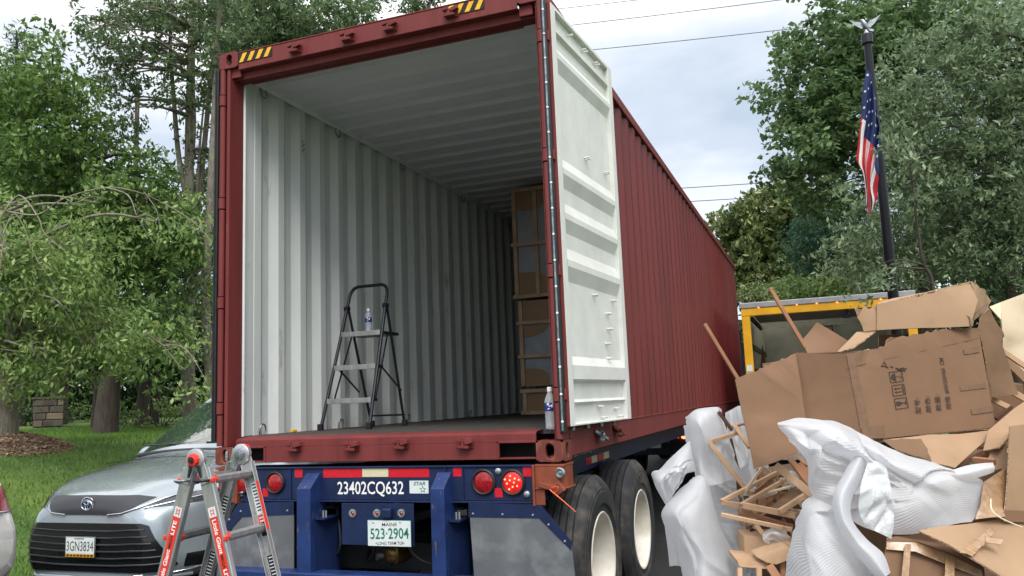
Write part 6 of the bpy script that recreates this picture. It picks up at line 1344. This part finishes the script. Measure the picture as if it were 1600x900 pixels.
# foam sheets
def sheet(name, rows, m, label, cat, nu=8, nv=8, wob=.01, fold=.0, seed=0, thick=.003, uvs=(1, 1), rot=0, freq=6):
    nu += 6; nv += 6; fold *= 1.25
    G = patch([P3d(r) for r in rows], nu, nv, wob, fold, seed, freq); b = MB(); b.grid(G); n, k = len(G), len(G[0])
    b.uv = [((j/(k-1)*math.cos(rot)+i/(n-1)*math.sin(rot))*uvs[0], (i/(n-1))*uvs[1]) for i in range(n) for j in range(k)]
    return b.build(name, m, None, smooth=42, normals=False, solid=(thick if m == 'film' else 0), label=label, cat=cat, group='white foam wrapping in the heap')
sheet('foam_sheet', [
 [(1216, 658, 3.52), (1217, 662, 3.50), (1222, 670, 3.50), (1229, 678, 3.50), (1236, 688, 3.52)],
 [(1240, 652, 3.56), (1236, 662, 3.45), (1238, 676, 3.42), (1244, 690, 3.44), (1252, 702, 3.5)],
 [(1272, 652, 3.56), (1266, 668, 3.40), (1264, 692, 3.37), (1264, 715, 3.40), (1264, 722, 3.46)],
 [(1302, 657, 3.56), (1298, 680, 3.38), (1290, 712, 3.34), (1278, 745, 3.38), (1270, 772, 3.44)],
 [(1340, 675, 3.54), (1336, 696, 3.36), (1332, 730, 3.36), (1318, 768, 3.38), (1302, 792, 3.42)],
 [(1380, 693, 3.50), (1376, 712, 3.36), (1380, 745, 3.38), (1372, 785, 3.34), (1350, 826, 3.36)],
 [(1425, 712, 3.48), (1422, 730, 3.36), (1420, 762, 3.34), (1412, 800, 3.30), (1400, 836, 3.32)],
 [(1465, 725, 3.48), (1462, 742, 3.36), (1458, 770, 3.32), (1454, 800, 3.30), (1450, 832, 3.30)],
 [(1502, 737, 3.46), (1500, 752, 3.38), (1498, 775, 3.36), (1492, 800, 3.34), (1484, 822, 3.32)],
 [(1537, 751, 3.44), (1540, 765, 3.42), (1536, 782, 3.40), (1528, 798, 3.38), (1518, 815, 3.34)]], 'foam', 'big billowing white foam sheet with a pointed tip below the printed carton', 'foam sheet', 9, 10, .014, .045, 5, uvs=(2.2, 3), rot=.9)
sheet('foam_sheet', [
 [(1270, 772, 3.46), (1285, 782, 3.40), (1305, 795, 3.38), (1325, 812, 3.40), (1345, 830, 3.44)],
 [(1248, 790, 3.46), (1268, 802, 3.34), (1298, 820, 3.30), (1330, 840, 3.34), (1358, 850, 3.42)],
 [(1238, 833, 3.44), (1262, 845, 3.28), (1300, 856, 3.22), (1340, 866, 3.28), (1374, 874, 3.38)],
 [(1230, 900, 3.40), (1260, 905, 3.22), (1300, 908, 3.16), (1345, 908, 3.22), (1388, 905, 3.32)],
 [(1222, 1000, 3.35), (1260, 1005, 3.15), (1305, 1008, 3.1), (1350, 1008, 3.15), (1395, 1005, 3.28)],
 [(1215, 1140, 3.32), (1260, 1150, 3.1), (1305, 1150, 3.05), (1355, 1150, 3.1), (1400, 1140, 3.25)]], 'foam', 'rounded white foam lobe hanging to the bottom edge of the picture', 'foam sheet', 8, 8, .01, .02, 8, uvs=(2.4, 1.5), rot=1.1)
sheet('foam_sheet', [
 [(1338, 708, 3.34), (1348, 706, 3.30), (1358, 712, 3.32)],
 [(1318, 740, 3.31), (1332, 742, 3.25), (1345, 748, 3.30)],
 [(1303, 775, 3.28), (1316, 778, 3.20), (1331, 782, 3.26)],
 [(1305, 812, 3.25), (1318, 814, 3.17), (1332, 812, 3.24)],
 [(1322, 848, 3.23), (1338, 846, 3.15), (1352, 840, 3.22)],
 [(1350, 880, 3.18), (1364, 872, 3.12), (1380, 866, 3.18)],
 [(1372, 905, 3.14), (1384, 900, 3.09), (1392, 896, 3.13)]], 'foam', 'curved rolled band of white foam crossing the big foam sheet', 'foam band', 8, 7, .005, .0, 9, uvs=(.8, 3))
sheet('plastic_film', [
 [(1358, 718, 3.29), (1372, 722, 3.27), (1386, 732, 3.27)],
 [(1345, 755, 3.24), (1368, 760, 3.22), (1394, 770, 3.22)],
 [(1340, 795, 3.22), (1368, 800, 3.20), (1400, 805, 3.20)],
 [(1352, 822, 3.20), (1372, 832, 3.18), (1392, 842, 3.18)]], 'film', 'crinkled clear plastic film tucked in the middle of the white foam', 'plastic film', 10, 10, .004, .012, 10, .001, freq=7)
sheet('foam_sheet', [
 [(1488, 735, 3.40), (1510, 728, 3.42), (1535, 724, 3.44), (1551, 723, 3.46)],
 [(1498, 742, 3.36), (1515, 738, 3.36), (1538, 732, 3.38), (1554, 731, 3.42)],
 [(1510, 750, 3.38), (1525, 747, 3.38), (1542, 742, 3.40), (1553, 738, 3.44)]], 'foam', 'narrow rolled end of foam poking out right of the big sheet', 'foam roll', 7, 7, .003, 0, 11)
# left foam pieces
sheet('foam_sheet', [
 [(1074, 652, 4.35), (1088, 643, 4.3), (1106, 638, 4.3), (1122, 636, 4.32), (1128, 642, 4.4)],
 [(1072, 668, 4.30), (1086, 655, 4.16), (1104, 652, 4.12), (1122, 655, 4.18), (1132, 660, 4.3)],
 [(1076, 695, 4.28), (1088, 690, 4.12), (1104, 690, 4.1), (1124, 688, 4.14), (1142, 690, 4.25)],
 [(1082, 725, 4.26), (1094, 728, 4.12), (1112, 725, 4.16), (1130, 720, 4.14), (1150, 715, 4.25)],
 [(1084, 752, 4.25), (1100, 760, 4.12), (1122, 758, 4.1), (1140, 752, 4.16), (1160, 750, 4.28)]], 'foam', 'upright white foam hump beside the rear trailer wheel', 'foam sheet', 9, 9, .016, .05, 13, uvs=(2.5, 1), freq=5)
sheet('foam_sheet', [
 [(1078, 688, 4.22), (1080, 700, 4.18), (1084, 715, 4.16), (1088, 735, 4.16)],
 [(1056, 708, 4.22), (1060, 715, 4.10), (1068, 725, 4.06), (1076, 742, 4.10)],
 [(1036, 728, 4.22), (1042, 735, 4.08), (1052, 745, 4.04), (1064, 758, 4.08)],
 [(1021, 742, 4.22), (1026, 750, 4.10), (1038, 762, 4.06), (1052, 775, 4.08)],
 [(1024, 760, 4.22), (1030, 772, 4.14), (1038, 785, 4.10), (1046, 795, 4.12)]], 'foam', 'wing of ribbed white foam stretching left towards the trailer wheel', 'foam sheet', 8, 7, .008, .03, 14, uvs=(.9, 2.5))
sheet('foam_sheet', [
 [(1084, 744, 4.10), (1094, 742, 4.06), (1104, 750, 4.05), (1108, 758, 4.1)],
 [(1056, 772, 4.10), (1074, 772, 3.98), (1096, 775, 3.96), (1116, 790, 4.05)],
 [(1034, 800, 4.08), (1056, 802, 3.92), (1088, 806, 3.9), (1126, 822, 4.02)],
 [(1046, 838, 4.04), (1068, 838, 3.88), (1100, 842, 3.88), (1142, 852, 4.0)],
 [(1062, 878, 4.0), (1086, 876, 3.84), (1116, 878, 3.86), (1154, 882, 3.98)],
 [(1072, 920, 3.96), (1098, 916, 3.8), (1126, 916, 3.84), (1160, 915, 3.96)],
 [(1078, 1000, 3.9), (1105, 1000, 3.74), (1135, 1000, 3.8), (1165, 1000, 3.92)],
 [(1080, 1075, 3.85), (1108, 1080, 3.7), (1138, 1080, 3.76), (1168, 1075, 3.88)]], 'foam', 'long ribbed white foam sheet draping down at the left end of the heap', 'foam sheet', 8, 9, .01, .028, 31, uvs=(2.2, 1), rot=.3)
sheet('foam_sheet', [
 [(1036, 808, 4.16), (1046, 812, 4.12), (1058, 820, 4.16)],
 [(1040, 835, 4.2), (1052, 838, 4.16), (1066, 840, 4.2)],
 [(1044, 862, 4.24), (1056, 862, 4.2), (1068, 862, 4.24)],
 [(1046, 885, 4.3), (1058, 884, 4.26), (1071, 886, 4.3)]], 'foam', 'small loose foam corner hanging beside the asphalt', 'foam sheet', 6, 6, .006, 0, 16, uvs=(1.2, 1))
sheet('foam_sheet', [
 [(1132, 644, 4.5), (1140, 640, 4.46), (1148, 636, 4.5), (1156, 634, 4.46), (1166, 640, 4.5)],
 [(1134, 660, 4.5), (1144, 658, 4.44), (1154, 655, 4.5), (1164, 655, 4.44), (1176, 660, 4.5)],
 [(1140, 690, 4.5), (1152, 690, 4.44), (1164, 690, 4.5), (1176, 690, 4.44), (1190, 695, 4.5)],
 [(1144, 730, 4.5), (1158, 732, 4.44), (1172, 735, 4.5), (1188, 735, 4.44), (1205, 738, 4.5)],
 [(1140, 770, 4.5), (1160, 775, 4.44), (1180, 775, 4.5), (1200, 772, 4.44), (1215, 770, 4.5)]], 'foam', 'fan of pleated white foam behind the leaning wooden frame', 'foam sheet', 8, 10, .01, .02, 17, uvs=(3.5, 1))
sheet('foam_sheet', [
 [(1100, 738, 4.34), (1125, 740, 4.3), (1150, 745, 4.34)],
 [(1108, 790, 4.34), (1135, 792, 4.3), (1165, 795, 4.34)],
 [(1120, 850, 4.32), (1145, 850, 4.28), (1170, 850, 4.32)],
 [(1130, 920, 4.3), (1150, 920, 4.26), (1175, 920, 4.3)],
 [(1130, 1020, 4.25), (1152, 1020, 4.22), (1178, 1020, 4.25)]], 'foam', 'finely ribbed foam strip behind the broken sticks', 'foam sheet', 8, 8, .01, .02, 18, uvs=(1, 4), rot=1.57)

# broken wood: (x0,y0,d0,x1,y1,d1,width,thick,material,label)
WG = 'broken wooden battens in the heap'
def r4(x, y): return (1000+x/3.2156, 620+y/3.2156)
def r8(x, y): return (1100+x/5.625, 740+y/5.625)
def stick(p, d0, q, d1, w, t, m, lab, name='wood_batten', cat='batten'):
    w *= .82; a, c = PD(*p, d0), PD(*q, d1); ax = (c-a).normalized()
    o = part(lambda b: b.bar(a, c, w, t, FW), name, m, None, label=lab, cat=cat, group=WG if cat != 'stick' else 'splintered slats tangled in the heap', bevel=.0015, seg=1); return o
block0 = ((1530, 600, 4.3), (1600, 600, 4.3), (1600, 700, 4.25), (1530, 700, 4.25))
ST = [
 ((1101, 506), 4.05, (1153, 592), 4.0, .020, .02, 'woodred', 'thin batten pointing up left in front of the container wall'),
 ((1153, 592), 4.0, (1172, 640), 4.1, .020, .02, 'woodred', 'short lower length continuing the leftmost upright batten'),
 ((1203, 450), 4.15, (1262, 549), 4.05, .022, .02, 'woodred', 'thin batten pointing up left in front of the yellow truck'),
 (r4(395, 75), 4.2, r4(462, 168), 4.2, .022, .02, 'wooddk', 'short dark batten leaning on the upright foam hump'),
 (r4(340, 228), 4.1, r4(495, 180), 4.15, .022, .016, 'wood', 'top rail of the pale leaning frame in front of the foam'),
 (r4(345, 225), 4.1, r4(560, 500), 4.0, .028, .016, 'wood', 'long side of the pale leaning frame slanting down right'),
 (r4(475, 145), 4.15, r4(552, 255), 4.05, .026, .02, 'wood', 'stubby bright batten against the hanging flap'),
 (r4(465, 150), 4.25, r4(535, 133), 4.2, .014, .014, 'woodred', 'thin reddish stick crossing the foam fan'),
 (r4(450, 210), 4.3, r4(495, 400), 4.3, .030, .02, 'wooddk', 'dark upright board between foam hump and frame'),
 (r4(495, 400), 4.3, r4(502, 490), 4.3, .032, .02, 'wooddk', 'dark stub under the dark upright board'),
 (r4(410, 525), 3.92, r4(695, 378), 4.05, .022, .02, 'wood', 'upper arm of the wooden triangle pointing left'),
 (r4(412, 530), 3.92, r4(500, 545), 3.94, .030, .018, 'wood', 'short nose piece of the wooden triangle'),
 (r4(508, 545), 3.90, r4(742, 410), 4.0, .024, .02, 'wood', 'second parallel batten inside the wooden triangle'),
 (r4(590, 470), 4.02, r4(700, 375), 4.1, .020, .016, 'woodred', 'thin slanting stick above the triangle'),
 (r4(518, 545), 3.88, r4(785, 598), 3.8, .034, .022, 'wood', 'lower arm of the wooden triangle running right'),
 (r4(700, 578), 3.78, r4(838, 490), 3.85, .028, .022, 'wood', 'short batten lying on the olive scrap'),
 (r4(408, 592), 3.84, r4(765, 668), 3.72, .022, .022, 'wood', 'bright lowest batten sticking out to the left'),
 (r4(500, 575), 3.92, r4(770, 652), 3.85, .020, .028, 'woodred', 'reddish batten just above the bright lowest one'),
 (r4(682, 345), 3.84, r4(872, 498), 3.7, .044, .018, 'wood', 'wide pale plank slanting below the hanging flap'),
 (r4(755, 312), 3.9, r4(868, 462), 3.8, .030, .02, 'woodred', 'first reddish plank behind the wide pale plank'),
 (r4(775, 290), 3.95, r4(850, 345), 3.9, .020, .02, 'wood', 'short slanting stick under the pointed foam tip'),
 (r4(800, 335), 3.92, r4(872, 420), 3.85, .034, .02, 'woodred', 'second reddish plank nearest the foam tip'),
 (r4(600, 368), 4.2, r4(640, 500), 4.15, .034, .02, 'woodred', 'reddish board dropping behind the triangle'),
 (r4(700, 400), 4.08, r4(750, 465), 4.02, .028, .02, 'wooddk', 'dark stub crossing under the wide plank'),
 (r4(575, 515), 4.0, r4(575, 645), 3.95, .018, .018, 'wood', 'upright thin stick behind the lowest batten'),
 (r4(582, 642), 3.88, r4(625, 700), 3.85, .026, .016, 'wood', 'short pale stick leaning on the big block'),
 (r4(525, 690), 4.0, r4(640, 697), 3.98, .028, .03, 'cardpale', 'pale notched strip lying on the big block'),
 (r4(640, 450), 4.15, r4(770, 470), 4.05, .016, .02, 'wooddk', 'thin brown stick over the reddish boards'),
 (r4(500, 495), 4.05, r4(515, 545), 3.96, .016, .016, 'wooddk', 'small dark peg inside the triangle nose'),
 (r4(650, 850), 3.62, r4(700, 925), 3.55, .044, .02, 'woodred', 'split reddish plank end at the bottom by the foam lobe'),
 (r4(500, 862), 3.72, r4(502, 960), 3.66, .026, .02, 'wood', 'first upright under the pale box beam'),
 (r4(598, 862), 3.70, r4(598, 960), 3.64, .026, .02, 'wood', 'second upright under the pale box beam'),
 (r4(715, 830), 3.66, r4(720, 960), 3.6, .024, .02, 'woodred', 'third reddish upright under the pale box beam'),
]
for s_ in ST: stick(*s_)
for (x, y, d, x1, y1, d1, w, m, lab) in ((1566, 548, 4.05, 1604, 574, 4.0, .03, 'wood', 'pale batten sticking out at the right edge under the pale sheet'), (1550, 624, 3.9, 1577, 637, 3.85, .03, 'wood', 'short batten end below the dark sagging flap'), (1556, 655, 3.85, 1580, 635, 3.85, .022, 'wooddk', 'small brown stick by the printed carton corner'), (1570, 560, 4.1, 1610, 600, 4.1, .05, 'cardlt', 'tan slat behind the dark sagging flap'), (1480, 735, 3.55, 1535, 706, 3.6, .03, 'wooddk', 'brown batten in the gap above the rolled foam end'), (1520, 718, 3.58, 1555, 722, 3.5, .03, 'woodred', 'reddish batten end by the torn tan paper'), (1560, 600, 4.0, 1604, 625, 3.95, .035, 'wood', 'pale plank at the right edge above the curling strip')):
    stick((x, y), d, (x1, y1), d1, w, .02, m, lab)
RW = random.Random(5)
for i in range(34):
    px, py = RW.uniform(1172, 1262), RW.uniform(738, 838); a = RW.gauss(-.5, .5) if i % 3 else RW.gauss(.9, .4); l = RW.uniform(14, 42); d = RW.uniform(3.93, 4.12)
    stick((px-l*math.cos(a), py-l*math.sin(a)), d+RW.uniform(-.05, .05), (px+l*math.cos(a), py+l*math.sin(a)), d+RW.uniform(-.05, .05), RW.uniform(.010, .022), RW.uniform(.008, .014), RW.choice(['wood', 'wood', 'cardpale', 'woodred', 'wooddk']), 'short broken slat tangled in the middle of the wood heap', 'broken_stick', 'stick')
def block(pts, dep, m, lab, name='wood_block', cat='wood block'):
    o = part(lambda b: b.prism(P3d(pts), FW*dep), name, m, None, label=lab, cat=cat, group=WG, bevel=.004); return o
block([(*r8(350, 552), 3.92), (*r8(765, 552), 3.82), (*r8(765, 690), 3.80), (*r8(362, 725), 3.88)], .12, 'wood', 'big pale wooden board standing above the box beam')
block([(*r8(290, 762), 3.76), (*r8(570, 790), 3.70), (*r8(560, 842), 3.68), (*r8(310, 822), 3.74)], .16, 'wood', 'pale box beam with knots at the bottom of the wood heap')
block([(*r8(460, 735), 3.72), (*r8(590, 690), 3.68), (*r8(755, 655), 3.62), (*r8(755, 760), 3.6), (*r8(640, 800), 3.62), (*r8(560, 790), 3.66)], .10, 'wood', 'rough pale log chunk on the box beam')
block([(*r8(662, 635), 3.74), (*r8(760, 603), 3.7), (*r8(760, 650), 3.68), (*r8(668, 665), 3.72)], .05, 'wood', 'small pale wedge above the log chunk')
block([(*r8(460, 205), 4.12), (*r8(540, 160), 4.12), (*r8(560, 300), 4.05), (*r8(480, 310), 4.06)], .02, 'woodred', 'reddish board square in the middle of the wood heap')
block([(*r8(545, 165), 4.14), (*r8(770, 145), 4.05), (*r8(640, 300), 4.0), (*r8(555, 300), 4.06)], .02, 'woodred', 'wide reddish panel behind the olive scrap')
block([(*r8(610, 300), 3.86), (*r8(800, 125), 3.98), (*r8(870, 165), 3.95), (*r8(860, 200), 3.9), (*r8(670, 320), 3.82)], .03, 'lf_olive' if 0 else 'carddk', 'dark olive scrap under the wide plank')
block([(*r8(300, 310), 4.04), (*r8(520, 335), 4.0), (*r8(520, 455), 3.98), (*r8(322, 462), 4.02)], .02, 'cardlt', 'small tan card piece behind the lowest battens')
block(list(block0), .3, 'carddk', 'brown card mass behind the curling strip at the right')
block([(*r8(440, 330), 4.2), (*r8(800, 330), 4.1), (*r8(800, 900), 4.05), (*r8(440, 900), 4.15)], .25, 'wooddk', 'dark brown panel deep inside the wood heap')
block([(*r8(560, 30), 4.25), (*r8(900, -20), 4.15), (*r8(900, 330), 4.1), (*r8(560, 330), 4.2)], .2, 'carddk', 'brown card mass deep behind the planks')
sheet('plastic_film', [[(1190, 835, 3.8), (1205, 826, 3.78), (1225, 826, 3.78)], [(1192, 845, 3.76), (1210, 835, 3.74), (1230, 838, 3.74)], [(1200, 850, 3.78), (1215, 848, 3.76), (1232, 848, 3.76)]], 'film', 'small clear plastic crumple above the big block', 'plastic film', 6, 6, .012, .01, 21, .001)
sheet('foam_sheet', [[(1168, 885, 3.84), (1178, 880, 3.82), (1186, 885, 3.84)], [(1166, 900, 3.82), (1178, 900, 3.80), (1188, 900, 3.82)], [(1164, 930, 3.8), (1178, 930, 3.78), (1190, 930, 3.8)]], 'foam', 'white plastic tuft between the uprights under the box beam', 'foam scrap', 5, 5, .01, .02, 22)
sheet('foam_sheet', [[(1226, 740, 4.0), (1236, 735, 3.98), (1246, 738, 4.0)], [(1230, 752, 3.96), (1240, 748, 3.94), (1250, 752, 3.96)], [(1240, 764, 3.94), (1248, 760, 3.92), (1258, 766, 3.94)]], 'foam', 'white foam tuft glimpsed between the planks', 'foam scrap', 5, 5, .012, .01, 23)
for o in list(bpy.data.objects):
    if o.parent is None and o.type == 'MESH' and o.get('category') and o.get('kind') != 'stuff': rebase(o)
